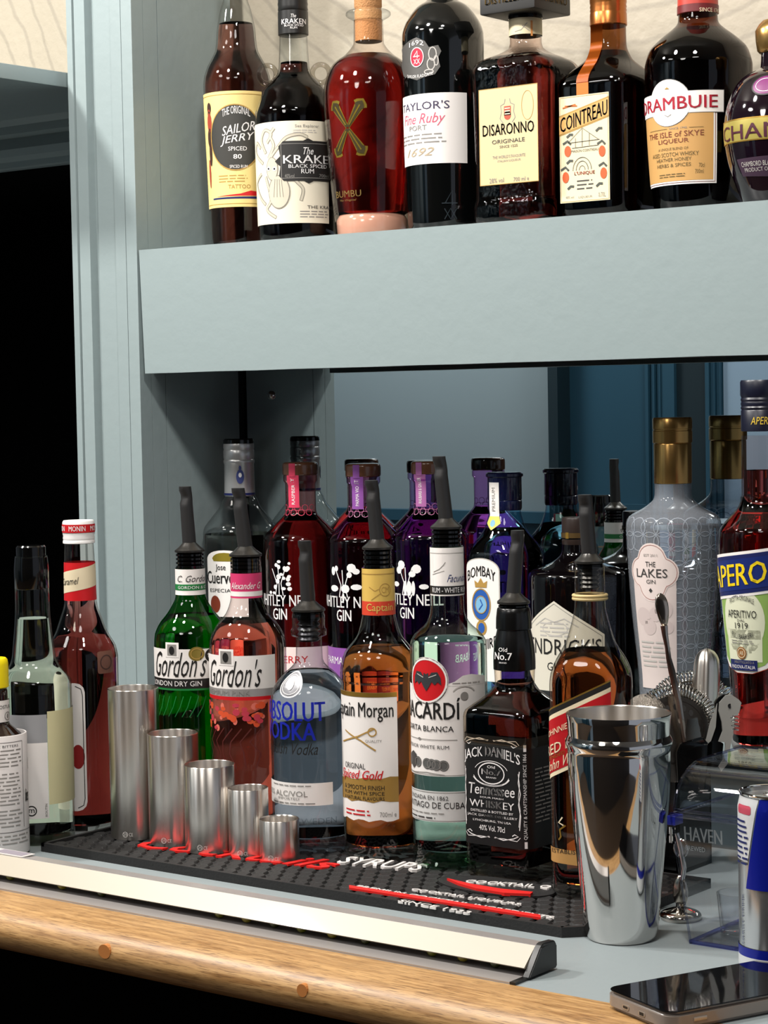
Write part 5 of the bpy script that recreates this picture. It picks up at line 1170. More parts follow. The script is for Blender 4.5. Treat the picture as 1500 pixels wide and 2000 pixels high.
# whisky liqueur
B = Bottle('liqueur_bottle', 'big dark brown liqueur bottle with a white banner label in red letters', 'bottle', 1367, 400, UZ,
    [(405, 86), (396, 91), (300, 98), (150, 104.5), (130, 104.5), (112, 100.5), (96, 94), (82, 81), (70, 67), (60, 54), (50, 43), (42, 39), (28, 38), (-20, 37)], G_UP, Y=2.01)
B.body(glass('dark_brown_glass', (.30, .13, .06), .5), liquid('whisky_liqueur', (.40, .07, .02), 60, 1.37), 58)
o = B.part('capsule', [(29, 38.8), (28, 39.4), (12, 39.4), (-60, 38.5), (-62, 36)], mat('capsule_red', 'b83a2e', .4), 0, 'red capsule')
L = Label(Cyl(B.root, lambda v: 39.8*B.k, 39.8*B.k)); L.rect(-.1, B.z_at(28), .1, B.z_at(13), mat('capsule_maroon', '6a1f22', .4), 0); L.ptext('SINCE 1745', 1366, 15, 1402, 23, CRM); L.build('capsule_print', o)
L = Label(B.cyl(250)); ux = lambda x, y=250: L.uv(x, y)[0]; uc = ux(1328); vy = lambda y: L.uv(1328, y)[1]
TNL = mat('label_toffee', 'c99a5c', .5)
u0, u1 = ux(1262, 290), ux(1400, 290); L.rect(u0, vy(360), u1, vy(215), WHT, 0); L.rect(u0+.0015, vy(357), u1-.0015, vy(215), mat('label_maroon_line', '7a2f26', .5), 1); L.rect(u0+.0022, vy(356), u1-.0022, vy(215), WHT, 2); L.rect(u0+.004, vy(353), u1-.004, vy(215), TNL, 3)
b0, b1 = ux(1255, 200), ux(1413, 200); ucb = (b0+b1)/2-.004
L.rect(b0, vy(222), b1, vy(178), GRY, 4); L.ell(ucb, vy(199), .0255, .0245, GRY, 4, 32); L.rect(b0+.0006, vy(221), b1-.0006, vy(179), WHT, 5); L.ell(ucb, vy(199), .0249, .0239, WHT, 6, 32)
L.text('DRAMBUIE', b0+.003, vy(213), b1-.007, vy(188), mat('letter_crimson', 'a8142c', .45), 8, bold=.02)
L.poly([(ucb-.003, vy(172)), (ucb+.003, vy(172)), (ucb, vy(168))], OCH, 8); L.line([(ucb-.004, vy(222)), (ucb, vy(226)), (ucb+.004, vy(222))], .0006, GRY, 8)
L.ptext('SINCE 1745', 1308, 248, 1342, 252, GRY, lay=5); L.ptext('THE ISLE of SKYE', 1271, 256, 1375, 267, mat('label_brown_ink', '7a3a28', .5), lay=5); L.ptext('LIQUEUR', 1288, 271, 1346, 281, mat('label_brown_ink', ''), lay=5)
BRI = mat('label_umber_ink', '6b5a34', .5); L.ptext('A UNIQUE BLEND OF', 1288, 288, 1345, 294, BRI, lay=5); L.ptext('AGED SCOTCH WHISKY', 1277, 297, 1365, 305, BRI, lay=5); L.ptext('HEATHER HONEY', 1285, 308, 1351, 315, BRI, lay=5); L.ptext('HERBS & SPICES', 1286, 319, 1350, 326, BRI, lay=5); L.ptext('70cl', 1365, 318, 1376, 326, BRI, lay=5); L.ptext('700ml', 1358, 330, 1374, 338, BRI, lay=5); L.lines(ux(1290, 340), vy(346), ux(1345, 340), vy(337), 2, BRI, 5)
L.line([(ux(1272, 252), vy(250)), (ux(1304, 252), vy(250))], .0004, BRI, 5); L.line([(ux(1346, 252), vy(250)), (ux(1374, 252), vy(250))], .0004, BRI, 5)
L.build('label', B.root)

# blackcurrant orb liqueur
B = Bottle('liqueur_bottle', 'dark orb-shaped blackcurrant liqueur bottle with a gold band', 'bottle', 1522, 395, UZ,
    [(404, 62), (398, 68), (385, 74), (360, 84), (325, 96), (290, 103), (255, 106), (220, 103), (190, 94), (165, 82), (148, 66), (138, 46), (132, 34), (100, 32)], G_UP, Y=1.962)
B.body(mat('orb_glass', '12060f', .05, coat=.6))
B.part('crown_cap', [(104, 34), (98, 40), (60, 44), (40, 30)], GCAP, 2)
L = Label(B.cyl(255)); GY = mat('band_gold', 'b3a454', .35, .4)
L.rect(-.10, L.uv(1470, 272)[1], .10, L.uv(1470, 230)[1], GY, 0); 
for y in (229, 273): L.line([(-.10, L.uv(1470, y)[1]), (.10, L.uv(1470, y)[1])], .0012, GOLD, 1)
L.ptext('CHAMBORD', 1415, 236, 1630, 266, mat('letter_plum', '4a1a2c', .4), bold=.015); L.build('gold_band', B.root)
L = Label(B.cyl(255), .0005); a, b_ = L.uv(1495, 165); L.ell(a, b_, .016, .010, mat('oval_purple', '7d2f6b', .4), 1); L.ring(a, b_, .017, .011, .0015, INK, 2); L.ring(a, b_, .012, .007, .0006, PALE, 2); L.build('oval_seal', B.root); L = Label(B.cyl(255), .0005)
L.ppoly([(1440, 312), (1520, 302), (1520, 345), (1452, 345)], mat('label_grape', '3a2638', .5), 0); L.ptext('CHAMBORD BLACK RASPBERRY', 1448, 312, 1560, 322, LGR, lay=1); L.ptext('PRODUCT OF FRANCE', 1455, 325, 1540, 333, LGR, lay=1); L.build('label', B.root)
# ------------------------------------------------------------------ left end of the bar
# bitters with oversized paper wrapper
B = Bottle('bitters_bottle', 'small bitters bottle with a yellow cap and oversized printed paper wrapper', 'bottle', -2, 1676, 0.0002,
    [(1676, 52), (1670, 54), (1440, 54), (1425, 40), (1410, 27), (1352, 26), (1345, 24)], None)
B.body(mat('bitters_glass', '1c0d08', .08, coat=.4))
o = B.part('cap', [(1343, 26), (1341, 28.5), (1297, 28.5), (1288, 27), (1285, 24)], mat('cap_yellow', 'f0d800', .4), 0, 'yellow plastic cap')
bm = BM(); loft(bm, [(B.z_at(1662), 60*B.k), (B.z_at(1660), 60.5*B.k), (B.z_at(1432), 60.5*B.k), (B.z_at(1431), 59.8*B.k), (B.z_at(1431), 57*B.k), (B.z_at(1660), 57*B.k)], 48, False, False); finish(bm, 'paper_wrapper', mat('wrapper_paper', 'd9d3d0', .6), B.root)
L = Label(Cyl(B.root, lambda v: 60.5*B.k, 60.5*B.k)); u1 = L.uv(43, 1560)[0]; 
L.lines(u1-.042, L.uv(20, 1500)[1], u1, L.uv(20, 1462)[1], 5, GRY, 0, .3, 1); L.lines(u1-.042, L.uv(20, 1575)[1], u1, L.uv(20, 1508)[1], 9, GRY, 0, .3, 2); L.lines(u1-.042, L.uv(20, 1618)[1], u1, L.uv(20, 1580)[1], 5, GRY, 0, .3, 3); L.lines(u1-.042, L.uv(20, 1652)[1], u1+.010, L.uv(20, 1630)[1], 3, GRY, 0, .3, 4)
L.text('AROMATIC BITTERS', u1-.05, L.uv(20, 1460)[1], u1-.004, L.uv(20, 1455)[1], DGRY, 0); L.line([(u1+.002, L.uv(20, 1620)[1]), (u1+.002, L.uv(20, 1450)[1])], .0005, DGRY, 0); L.line([(-.09, L.uv(20, 1626)[1]), (.09, L.uv(20, 1626)[1])], .0005, DGRY, 0); L.line([(-.09, L.uv(20, 1450)[1]), (u1+.002, L.uv(20, 1450)[1])], .0005, DGRY, 0)
a, b_ = L.uv(52, 1550); L.text('bitters', a-.004, b_-.007, a+.004, b_+.006, INK, 0, shear=.3, bold=.02); a, b_ = L.uv(54, 1490); L.ring(a, b_, .004, .006, .0012, GRY, 0)
L.build('wrapper_print', B.root)
L = Label(Cyl(B.root, lambda v: 27.6*B.k, 27.6*B.k)); L.rect(-.05, B.z_at(1408), .05, B.z_at(1366), WHT, 0); a, b_ = L.uv(14, 1398); L.ring(a, b_, .0045, .0045, .0009, GRY, 1); L.ell(a, b_, .0016, .0025, GRY, 1); L.ptext('ANGOSTURA', -22, 1378, 25, 1385, DGRY); L.build('neck_label', B.root)

# clear syrup
B = Bottle('syrup_bottle', 'clear syrup bottle with black cap and cream paper label at the bar end', 'bottle', 76, 1652, 0.0002,
    [(1652, 66), (1644, 71), (1345, 72), (1330, 71.5), (1318, 64), (1300, 49), (1285, 43), (1262, 40), (1225, 36), (1190, 33.5), (1150, 33), (1085, 31)], None)
B.body(glass('syrup_glass', (.93, .96, .88), .4), liquid('clear_syrup', (.90, .94, .62), 5, 1.12), 1207, floor=.010)
B.part('cap', [(1150, 32), (1148, 33.5), (1110, 33.5), (1088, 31.5), (1087, 28.5), (1068, 28.5), (1065, 26)], BLKG, 0, 'black plastic cap')
L = Label(B.cyl(1480)); u1 = L.uv(93, 1480)[0]; L.rect(u1-.075, L.uv(80, 1599)[1], u1, L.uv(80, 1451)[1], WHT, 0); L.rect(u1-.075, L.uv(80, 1451)[1], u1, L.uv(80, 1396)[1], mat('label_dove', '9a9a9c', .5), 0)
u2 = L.uv(145, 1480)[0]; L2 = Label(B.cyl(1480)); L2.rect(u1+.0005, L.uv(120, 1568)[1], u2+.01, L.uv(120, 1386)[1], mat('label_back_cream', 'd8d0a2', .6), 0); L2.build('back_label', B.root)
a, b_ = L.uv(62, 1584); L.ring(a, b_, .0055, .0055, .0012, INK, 1); L.text('m', a-.003, b_-.002, a+.003, b_+.002, INK, 1, bold=.02); L.text('ROUTIN', u1-.004, L.uv(86, 1595)[1], u1-.0015, L.uv(86, 1570)[1], GRY, 1, rot=90)
L.build('label', B.root)

# caramel syrup
B = Bottle('syrup_bottle', 'dark caramel syrup bottle with white and red cap and neck label', 'bottle', 169, 1624, 0.0002,
    [(1624, 62), (1614, 69), (1440, 69), (1300, 70), (1282, 70), (1262, 66), (1235, 51), (1205, 40), (1172, 31), (1095, 29.5), (1060, 28)], None)
B.body(glass('caramel_glass', (.97, .93, .90), .5), liquid('caramel_syrup', (.64, .08, .02), 52, 1.42), 1140)
o = B.part('cap', [(1061, 29), (1060, 31), (1056, 31), (1054, 30), (1050, 31), (1046, 30), (1042, 31), (1019, 31), (1016, 29)], mat('cap_white', 'e9e6e3', .4), 0, 'white screw cap')
L = Label(Cyl(B.root, lambda v: 31.2*B.k, 31*B.k)); L.rect(-.12, B.z_at(1039), .12, B.z_at(1023), RED, 0)
for i in range(-2, 3): L.text('MONIN', .012+i*.024-.009, B.z_at(1036), .012+i*.024+.009, B.z_at(1026), PALE, 1, bold=.01)
L.build('cap_print', o)
L = Label(B.cyl(1130)); z0_, z1_ = B.z_at(1171), B.z_at(1097); H = z1_-z0_; L.rect(-.10, z0_, .10, z1_, RED, 0)
ua, ub = L.uv(127, 1135)[0], L.uv(192, 1135)[0]; L.poly([(ua-.02, z0_+H*.10), (ub+.02, z0_+H*.50), (ub+.02, z0_+H*1.0), (ub, z0_+H*.98), (ua-.02, z0_+H*.65)], CRM, 1); um = L.uv(154, 1135)[0]; L.text('Caramel', um-.024, z0_+H*.42, um, z0_+H*.60, INK, 2, shear=.3, slope=.1)
L.build('neck_label', B.root)
L = Label(B.cyl(1460)); u1 = L.uv(168, 1450)[0]; L.rect(-u1, L.uv(160, 1584)[1], u1, L.uv(160, 1334)[1], WHT, 0, rad=.010); v0_, v1_ = L.uv(160, 1578)[1], L.uv(160, 1340)[1]
L.line([(u1-.010, v1_), (u1-.004, v1_-.003), (u1-.0025, v1_-.010), (u1-.0025, v0_+.010), (u1-.004, v0_+.003), (u1-.010, v0_)], .0008, INK, 1); a, b_ = L.uv(153, 1478); L.ell(a, b_, .007, .013, mat('cherry_red', '8f1d1d', .5), 1)
L.build('label', B.root)
L = Label(B.cyl(1295), .0006); a, b_ = L.uv(207, 1293); L.rect(a-.011, b_-.012, a+.011, b_+.012, mat('etched_brown', '6a4436', .5), 0, rad=.003); L.ring(a, b_, .008, .008, .0012, mat('etched_dark', '3a1d16', .4), 1); L.build('etched_mark', B.root)

# ------------------------------------------------------------------ steel thimble measures
G_TM = 'steel thimble measures on the bar mat'
def measure(label, xl, xr, ytop, ybot, row):
    xc = (xl+xr)/2; h = (xr-xl)/2; xb = xc+1
    P = hz(xb, ybot, MATZ); r = h*depth(P)/F; P = P+Vector((P.x, P.y, 0)).normalized()*r
    z1 = zrow(P.x, P.y, ytop)-MATZ
    t = thing('thimble_measure', label, 'measure', (P.x, P.y, MATZ), 0, G_TM)
    bm = BM(); loft(bm, [(0, r*.985), (.0006, r), (z1-.0005, r), (z1, r*.985), (z1-.0004, r*.965), (z1-.002, r*.955), (.0035, r*.955), (.003, r*.90)], 56)
    finish(bm, 'body', STEELB, t)
    L = Label(Cyl(t, lambda v: r, r)); a, b_ = L.uv(xc-h*.42, row); E_ = mat('stamp_etch', 'e8e4de', .5, .3)
    L.ring(a, b_, .003, .003, .0005, E_, 0, 12); L.text('CE', a+.004, b_-.0018, a+.008, b_+.0018, E_, 0); L.text('25', a-.002, b_-.0014, a+.002, b_+.0014, E_, 0); L.build('stamp', t)
    return t
measure('tallest steel thimble measure in the row', 216, 316, 1343, 1642, 1630)
measure('second tallest steel thimble measure beside the tallest one', 291, 392, 1431, 1655, 1642)
measure('middle-sized steel thimble measure third in the row', 361, 463, 1492, 1669, 1656)
measure('narrow second smallest steel thimble measure in the row', 446, 526, 1538, 1675, 1667)
measure('smallest steel thimble measure at the end of the row', 506.5, 585, 1598.5, 1685, 1677)

# ------------------------------------------------------------------ shaker tin
P = hz(1214, 1848, 0.0); k = depth(P)/F; P = P+Vector((P.x, P.y, 0)).normalized()*68*k
T = thing('shaker_tin', 'tall polished steel cocktail shaker tin standing open on the counter', 'shaker', (P.x, P.y, .0002))
zz = lambda y: zrow(P.x, P.y, y)
k = depth((P.x, P.y, .1))/F
out = sm([(.0005, 66*k), (.004, 69.5*k), (zz(1800), 74*k), (zz(1740), 79*k), (zz(1642), 89*k), (zz(1545), 97.5*k), (zz(1490), 100*k), (zz(1464), 100*k)], 4)
rim_ = [(zz(1459), 101*k), (zz(1452), 104*k), (zz(1446), 104.5*k), (zz(1440), 102*k), (zz(1434), 99*k), (zz(1405), 101*k), (zz(1394), 102.5*k), (zz(1392), 102*k)]
inn = [(zz(1394), 100.5*k), (zz(1434), 97*k), (zz(1545), 95.5*k), (zz(1642), 87*k), (zz(1800), 72*k), (.006, 62*k)]
bm = BM(); loft(bm, [(0, 64*k)]+out+rim_, 72, True, False); finish(bm, 'outer_wall', STEEL, T, 30)
bm = BM(); loft(bm, [rim_[-1]]+inn, 72, False, True); bm.normal_update(); finish(bm, 'inner_wall', STEELB, T, 30)

# ------------------------------------------------------------------ holder with bar tools
HP = hz(1372, 1690, 0.0); HY = HP.y; HP = hz(1302, 1690, 0.0)
H = thing('tool_caddy', 'black square tool holder behind the shaker full of bar tools', 'tool holder', (HP.x, HP.y, .0002))
bm = BM(); a = .032; hh = zrow(HP.x-.04, HP.y-.04, 1518); W3 = .003
for q in (((-a, -a, 0), (a, -a+W3, hh)), ((-a, a-W3, 0), (a, a, hh)), ((-a, -a, 0), (-a+W3, a, hh)), ((a-W3, -a, 0), (a, a, hh)), ((-a, -a, 0), (a, a, .004))): box(bm, *q)
finish(bm, 'holder_box', BLKG, H, smooth=False)
L = Label(Flat(H, (0, -a, 0), (1, 0, 0)), .0006); L.ptext('THE', 1288, 1614, 1320, 1645, PALE, bold=.02); L.build('lettering', H)
def at(x, y, dy=0): return hy(x, y, HY+dy)
def disc_strainer(label, cx, cy_, dy, R_, coils, tilt=0):
    C_ = at(cx, cy_, dy); t = thing('hawthorne_strainer', label, 'strainer', C_)
    xd_ = RGT.copy(); ud = (UPV*.98+FWD*.18).normalized(); nd = xd_.cross(ud).normalized()
    def q(x, y, z=0): return xd_*x+ud*y+nd*z
    bm = BM(); N = 48
    def annulus(r0, r1, z0, z1):
        A = [[bm.verts.new(q(r*cos(2*pi*i/N), r*sin(2*pi*i/N), z)) for i in range(N)] for r, z in ((r0, z0), (r1, z0), (r1, z1), (r0, z1))]
        for s_ in range(4):
            for i in range(N): bm.faces.new((A[s_][i], A[s_][(i+1) % N], A[(s_+1) % 4][(i+1) % N], A[(s_+1) % 4][i]))
    annulus(R_*.0001, R_*.80, 0, .0012); annulus(R_*.80, R_*.92, -.0015, .0028); annulus(R_*.95, R_, -.001, .002)
    bmesh.ops.recalc_face_normals(bm, faces=bm.faces[:]); finish(bm, 'plate', mat('worn_steel', 'b9b0a5', .16, 1.0), t, 30)
    bm = BM()
    for i in range(13):
        an = radians(200-i*22); rr = R_*.62
        for dd in (0,):
            c_ = q(rr*cos(an), rr*sin(an), .0016); ring_ = [bm.verts.new(c_+q(.0022*cos(k*pi/5), .0032*sin(k*pi/5))) for k in range(10)]; bm.faces.new(ring_)
    finish(bm, 'drain_holes', mat('hole_shadow', '191614', .6), t, smooth=False)
    bm = BM(); pts = []; n_ = coils*12
    for i in range(n_+1):
        an = radians(195-210*i/n_); th = 2*pi*i/12; rr = R_*1.10
        pts.append(q((rr+.0062*cos(th))*cos(an), (rr+.0062*cos(th))*sin(an), .0062*sin(th)))
    tube(bm, pts, .00075, 6); finish(bm, 'coil_spring', CHROME, t)
    bm = BM(); prism(bm, [q(-.009, -R_*.9), q(.009, -R_*.9), q(.011, -R_*2.3), q(-.011, -R_*2.3)], nd*.002); finish(bm, 'strainer_handle', mat('worn_steel', ''), t)
    return t
disc_strainer('round steel strainer with a coil spring and drain holes in the tool holder', 1320, 1424, -.012, .0345, 44)
disc_strainer('second coil-spring strainer half hidden beside the rounded muddler', 1352, 1402, .022, .0365, 44)
# twisted bar spoon
S0 = thing('bar_spoon', 'long twisted bar spoon standing upright with its bowl at the top', 'spoon', at(1345, 1500, -.026))
o0 = Vector(S0.location); bm = BM(); pts = [at(x, y, -.026)-o0 for x, y in ((1345, 1500), (1336, 1440), (1325, 1370), (1312, 1310), (1306, 1285), (1303, 1262), (1299, 1240), (1297, 1222))]
tube(bm, pts, [.0026, .0030, .0034, .0034, .0026, .0024, .003, .0036], 8); finish(bm, 'handle', mat('worn_steel', ''), S0)
c_ = at(1294, 1193, -.026)-o0; bm = BM(); bmesh.ops.create_uvsphere(bm, u_segments=20, v_segments=14, radius=1)
for v_ in bm.verts:
    x, y, z = v_.co; wv2 = .0062*(1+.28*z); v_.co = c_+RGT*x*wv2+FWD*y*.0030+UPV*z*.0170-FWD*(.0022*(1-x*x))*(1 if y < 0 else .4)*-.6+RGT*(-z*.0022)
finish(bm, 'spoon_bowl', mat('spoon_steel', 'b5a99c', .14, 1.0), S0, 60)
# fine mesh strainer
S1 = thing('fine_strainer', 'small fine-mesh strainer with a thin handle leaning behind the shaker rim', 'strainer', at(1262, 1392, -.020))
o0 = Vector(S1.location); bm = BM(); bmesh.ops.create_uvsphere(bm, u_segments=28, v_segments=16, radius=1)
for v_ in list(bm.verts):
    x, y, z = v_.co; v_.co = RGT*x*.0205+FWD*y*.020+UPV*z*.0185
m = mat('mesh_steel', 'a59c92', .3, 1.0, bump=1.0, bscale=900); finish(bm, 'mesh_bowl', m, S1)
bm = BM(); tube(bm, [at(x, y, -.034)-o0 for x, y in ((1240, 1396), (1226, 1372), (1205, 1345), (1186, 1325), (1172, 1313), (1166, 1312))], [.0022, .0028, .0030, .0028, .0032, .002], 8); finish(bm, 'handle', CHROME, S1)
# rounded steel muddler end
S2 = thing('muddler', 'rounded brushed steel muddler end sticking up behind the strainers', 'muddler', at(1376, 1480, .030))
o0 = Vector(S2.location); ax = (at(1381, 1280, .030)-o0); H2 = ax.length; bm = BM()
loft(bm, sm([(0, .0095), (H2*.45, .0125), (H2*.75, .0132), (H2*.95, .0120), (H2*1.04, .0070), (H2*1.068, .001)], 4), 32)
bmesh.ops.rotate(bm, verts=bm.verts[:], cent=(0, 0, 0), matrix=Vector((0, 0, 1)).rotation_difference(ax).to_matrix()); finish(bm, 'body', STEELB, S2, 60)
# waiter's corkscrew
S3 = thing('corkscrew', "waiter's corkscrew with a notched grey lever and black handle in the tool holder", 'corkscrew', at(1410, 1480, -.030))
o0 = Vector(S3.location); z6 = lambda L_: [at(1280+x/6.45, 1250+y/6.45, -.030)-o0 for x, y in L_]
bm = BM(); lev = [(890, 700), (960, 690), (1050, 750), (1085, 790), (1060, 900), (1040, 945), (985, 940), (940, 985), (995, 995), (945, 1030), (1000, 1045), (950, 1080), (1000, 1100), (960, 1130), (985, 1180), (960, 1270), (945, 1350), (940, 1400), (910, 1560), (830, 1660), (800, 1600), (860, 1500), (885, 1360), (880, 1290), (800, 1280), (850, 1150), (840, 1040), (800, 900), (810, 790)]
prism(bm, z6(lev), FWD*.004); finish(bm, 'lever', mat('lever_grey', '9c9b96', .35, .4), S3, smooth=False)
bm = BM(); prism(bm, [p+FWD*.0045 for p in z6([(760, 800), (800, 730), (870, 690), (950, 700), (860, 760), (820, 880), (850, 1030), (860, 1150), (810, 1290), (870, 1310), (850, 1500), (790, 1620), (560, 1640), (590, 1480), (630, 1290), (720, 1180), (780, 960)])], FWD*.008); bmesh.ops.bevel(bm, geom=bm.edges[:], offset=.0006, segments=1, affect='EDGES'); finish(bm, 'handle', BLKG, S3, smooth=False)
bm = BM(); prism(bm, [p+FWD*.002 for p in z6([(785, 800), (740, 930), (690, 1060), (640, 1280), (665, 1310), (705, 1275), (765, 1100), (775, 960)])], FWD*.0018); finish(bm, 'blade', mat('lever_grey', ''), S3, smooth=False)
bm = BM(); c_ = z6([(940, 830)])[0]-FWD*.0006; ring_ = [bm.verts.new(c_+RGT*.0022*cos(k*pi/8)+UPV*.0022*sin(k*pi/8)) for k in range(16)]; fc = bm.faces.new(ring_); g = bmesh.ops.extrude_face_region(bm, geom=[fc])
for v_ in g['geom']:
    if isinstance(v_, bmesh.types.BMVert): v_.co += FWD*.001
finish(bm, 'pivot_pin', CHROME, S3)
# broad black handle of another bar tool
S6 = thing('bar_knife', 'broad black plastic tool handle standing in the holder below the strainers', 'bar tool', at(1348, 1520, -.031))
o0 = Vector(S6.location); bm = BM(); prism(bm, [at(x, y, -.031)-o0 for x, y in ((1322, 1470), (1330, 1452), (1350, 1446), (1372, 1440), (1384, 1452), (1382, 1500), (1376, 1548), (1326, 1548))], FWD*.009); bmesh.ops.bevel(bm, geom=bm.edges[:], offset=.001, segments=2, affect='EDGES'); finish(bm, 'grip', BLKG, S6)
bm = BM(); prism(bm, [at(x, y, -.027)-o0 for x, y in ((1336, 1452), (1342, 1405), (1362, 1402), (1372, 1450))], FWD*.0016); finish(bm, 'blade', mat('spoon_steel', 'b5a99c', .14, 1.0), S6, smooth=False)
# chrome opener with round foot beside the holder
P5 = hz(1316, 1800, 0.0); S4 = thing('bottle_stand', 'small chrome stand with a round foot between the shaker and clear caddy', 'stand', (P5.x, P5.y+.012, .0002))
lathe('foot', sm([(0, .0175), (.003, .0185), (.006, .0165), (.0085, .010), (.010, .005)], 3), mat('foot_chrome', 'b4b0aa', .08, 1.0), S4, 32)
bm = BM(); tube(bm, [(-.002, 0, .008), (.000, 0, .025), (.004, 0, .045), (.001, 0, .062), (-.003, 0, .075)], [.0028, .0024, .0022, .0026, .0022], 10); tube(bm, [(.001+.006*cos(t*pi/8), 0, .062+.0075*sin(t*pi/8)) for t in range(-9, 6)], .0014, 8); finish(bm, 'hook', CHROME, S4)
bm = BM(); bmesh.ops.create_uvsphere(bm, u_segments=18, v_segments=12, radius=1)
for v_ in bm.verts: v_.co = Vector((v_.co.x*.0075, v_.co.y*.0035, .024+v_.co.z*.0145))
finish(bm, 'paddle', mat('paddle_steel', 'b5ada2', .16, 1.0), S4)

# ------------------------------------------------------------------ clear acrylic caddy
A = hz(1349, 1843, 0.0); CT = thing('acrylic_box', 'clear acrylic bin with a curved lid and etched lettering beside the can', 'box', (A.x, A.y, .0002))
ACR = glass('acrylic', (.985, .988, .995), .82, 1.42); ACE = glass('acrylic_edge', (.42, .45, .85), .6)
hb = zrow(A.x, A.y, 1592); wd, dp, fl = .118, .105, .013
def wallq(bm, p): 
    prism(bm, p[:4], p[4])
bm = BM(); t_ = .002
bq = [(0, 0, 0), (wd, 0, 0), (wd, dp, 0), (0, dp, 0)]; tq = [(-fl, -fl*.6, hb), (wd+fl, -fl*.6, hb), (wd+fl, dp+fl, hb), (-fl, dp+fl, hb)]
cen = Vector((wd/2, dp/2, 0))
def shell(bm, b4, t4, th):
    o_b = [bm.verts.new(p) for p in b4]; o_t = [bm.verts.new(p) for p in t4]
    ins = lambda p: Vector((p[0]+(th if p[0] < wd/2 else -th), p[1]+(th if p[1] < dp/2 else -th), p[2]))
    i_b = [bm.verts.new(ins(p)+Vector((0, 0, th))) for p in b4]; i_t = [bm.verts.new(ins(p)) for p in t4]
    for k in range(4):
        n_ = (k+1) % 4; bm.faces.new((o_b[k], o_b[n_], o_t[n_], o_t[k])); bm.faces.new((i_b[n_], i_b[k], i_t[k], i_t[n_])); bm.faces.new((o_t[k], o_t[n_], i_t[n_], i_t[k]))
    bm.faces.new(o_b[::-1]); bm.faces.new(i_b)
shell(bm, bq, tq, .0022); finish(bm, 'bin', ACR, CT, smooth=False)
bm = BM(); 
for a_, b_ in zip(bq, bq[1:]+bq[:1]): tube(bm, [Vector(a_)+Vector((0, 0, .0018)), Vector(b_)+Vector((0, 0, .0018))], .0017, 8)
finish(bm, 'base_edge', ACE, CT)
for a_, b_ in zip(bq, tq): bm = BM(); tube(bm, [Vector(a_), Vector(b_)], .0011, 8); finish(bm, 'corner_edge', glass('acrylic_corner', (.72, .74, .82), .7), CT)
bm = BM()
for a_, b_ in zip(tq, tq[1:]+tq[:1]): tube(bm, [Vector(a_), Vector(b_)], .0020, 8)
finish(bm, 'rim', glass('acrylic_rim', (.76, .78, .92), .7), CT)
box_ = BM(); box(box_, (-fl-.004, -fl*.6, hb-.009), (-fl+.004, .006, hb-.001), 0, .001); finish(box_, 'hinge_clip', mat('hinge_blue', '26309c', .3), CT)
bm = BM(); arc = [(-fl*.5, hb+.004)]; hl = .036
for k in range(1, 9): a_ = radians(180-90*k/8); arc.append((.042+.048*cos(a_), hb+.004+hl*sin(a_)))
arc += [(dp+fl*.6, hb+.004+hl)]
ins_ = [(y+.0018, z-.0018) for y, z in arc]
X0, X1 = -fl*.8, wd+fl*.8
def strip(pts, x0, x1):
    A_ = [bm.verts.new((x0, y, z)) for y, z in pts]; B_ = [bm.verts.new((x1, y, z)) for y, z in pts]
    for k in range(len(pts)-1): bm.faces.new((A_[k], A_[k+1], B_[k+1], B_[k]))
strip(arc, X0, X1); strip(ins_[::-1], X0+.0018, X1-.0018)
for x_ in (X0, X1):
    bm.faces.new([bm.verts.new((x_, y, z)) for y, z in arc+[(dp+fl*.6, hb+.004)]])
finish(bm, 'lid', ACR, CT, 30)
bm = BM(); tube(bm, [(X0, y, z) for y, z in arc], .0013, 8); tube(bm, [(X0, arc[5][0], arc[5][1]), (X1, arc[5][0], arc[5][1])], .0008, 6); tube(bm, [(X0, arc[0][0], arc[0][1]), (X1, arc[0][0], arc[0][1])], .0016, 8); finish(bm, 'lid_edge', glass('acrylic_rim', ()), CT)
nrm = Vector((0, -hb, -fl*.6)).normalized()
L = Label(Flat(CT, (0, -.0004, 0), (1, 0, 0), (0, -fl*.6, hb), .2), .0004); ETC = mat('etched_white', '8f9598', .7)
L.ptext('HAVEN', 1338, 1618, 1411, 1645, ETC, bold=.02); L.ptext('BREWED', 1340, 1653, 1378, 1662, ETC); L.build('etched_lettering', CT)
# small glass inside the caddy
P6 = hz(1412, 1842, 0.0); g_ = thing('shot_glass', 'small clear shot glass standing inside the acrylic bin', 'glass', (P6.x, P6.y+.026, .0034))
loftr = [(0, .013), (.001, .0145), (.034, .0175), (.0345, .0168), (.034, .0160), (.006, .0128), (.0055, .008)]
lathe('bowl', loftr, glass('shot_glass_wall', (.95, .96, .98), .35), g_, 32)

# ------------------------------------------------------------------ slim drinks can
B = Bottle('drink_can', 'slim silver and blue energy drink can at the counter edge', 'can', 1516, 1914, 0.0002,
    [(1914, 52), (1907, 60), (1895, 68), (1884, 71), (1572, 71), (1560, 68), (1552, 66), (1548, 68), (1545, 67)], None, smooth=0)
CANS = mat('can_silver', 'cfd0d2', .22, .9)
lathe('can_body', B.prof+[(B.prof[-1][0]-.0035, 62*B.k), (B.prof[-1][0]-.004, 20*B.k)], CANS, B.root, 56)
bm = BM(); zt = B.z_at(1545)-.0036; tube(bm, [(.0105*cos(t*pi/12)+.002, .007*sin(t*pi/12), zt+.0012) for t in range(25)], .001, 8, 0, False); finish(bm, 'pull_tab', STEELB, B.root)
bm = BM(); z1 = B.z_at(1546); tube(bm, [(67*B.k*cos(t*pi/24), 67*B.k*sin(t*pi/24), z1) for t in range(49)], .0011, 8, 0, False); finish(bm, 'top_rim', STEEL, B.root)
L = Label(B.cyl(1700), .0003); CB2 = mat('can_blue', '0b1a8c', .3, .2); WSV = mat('can_pale', 'd9dadb', .4, .2)
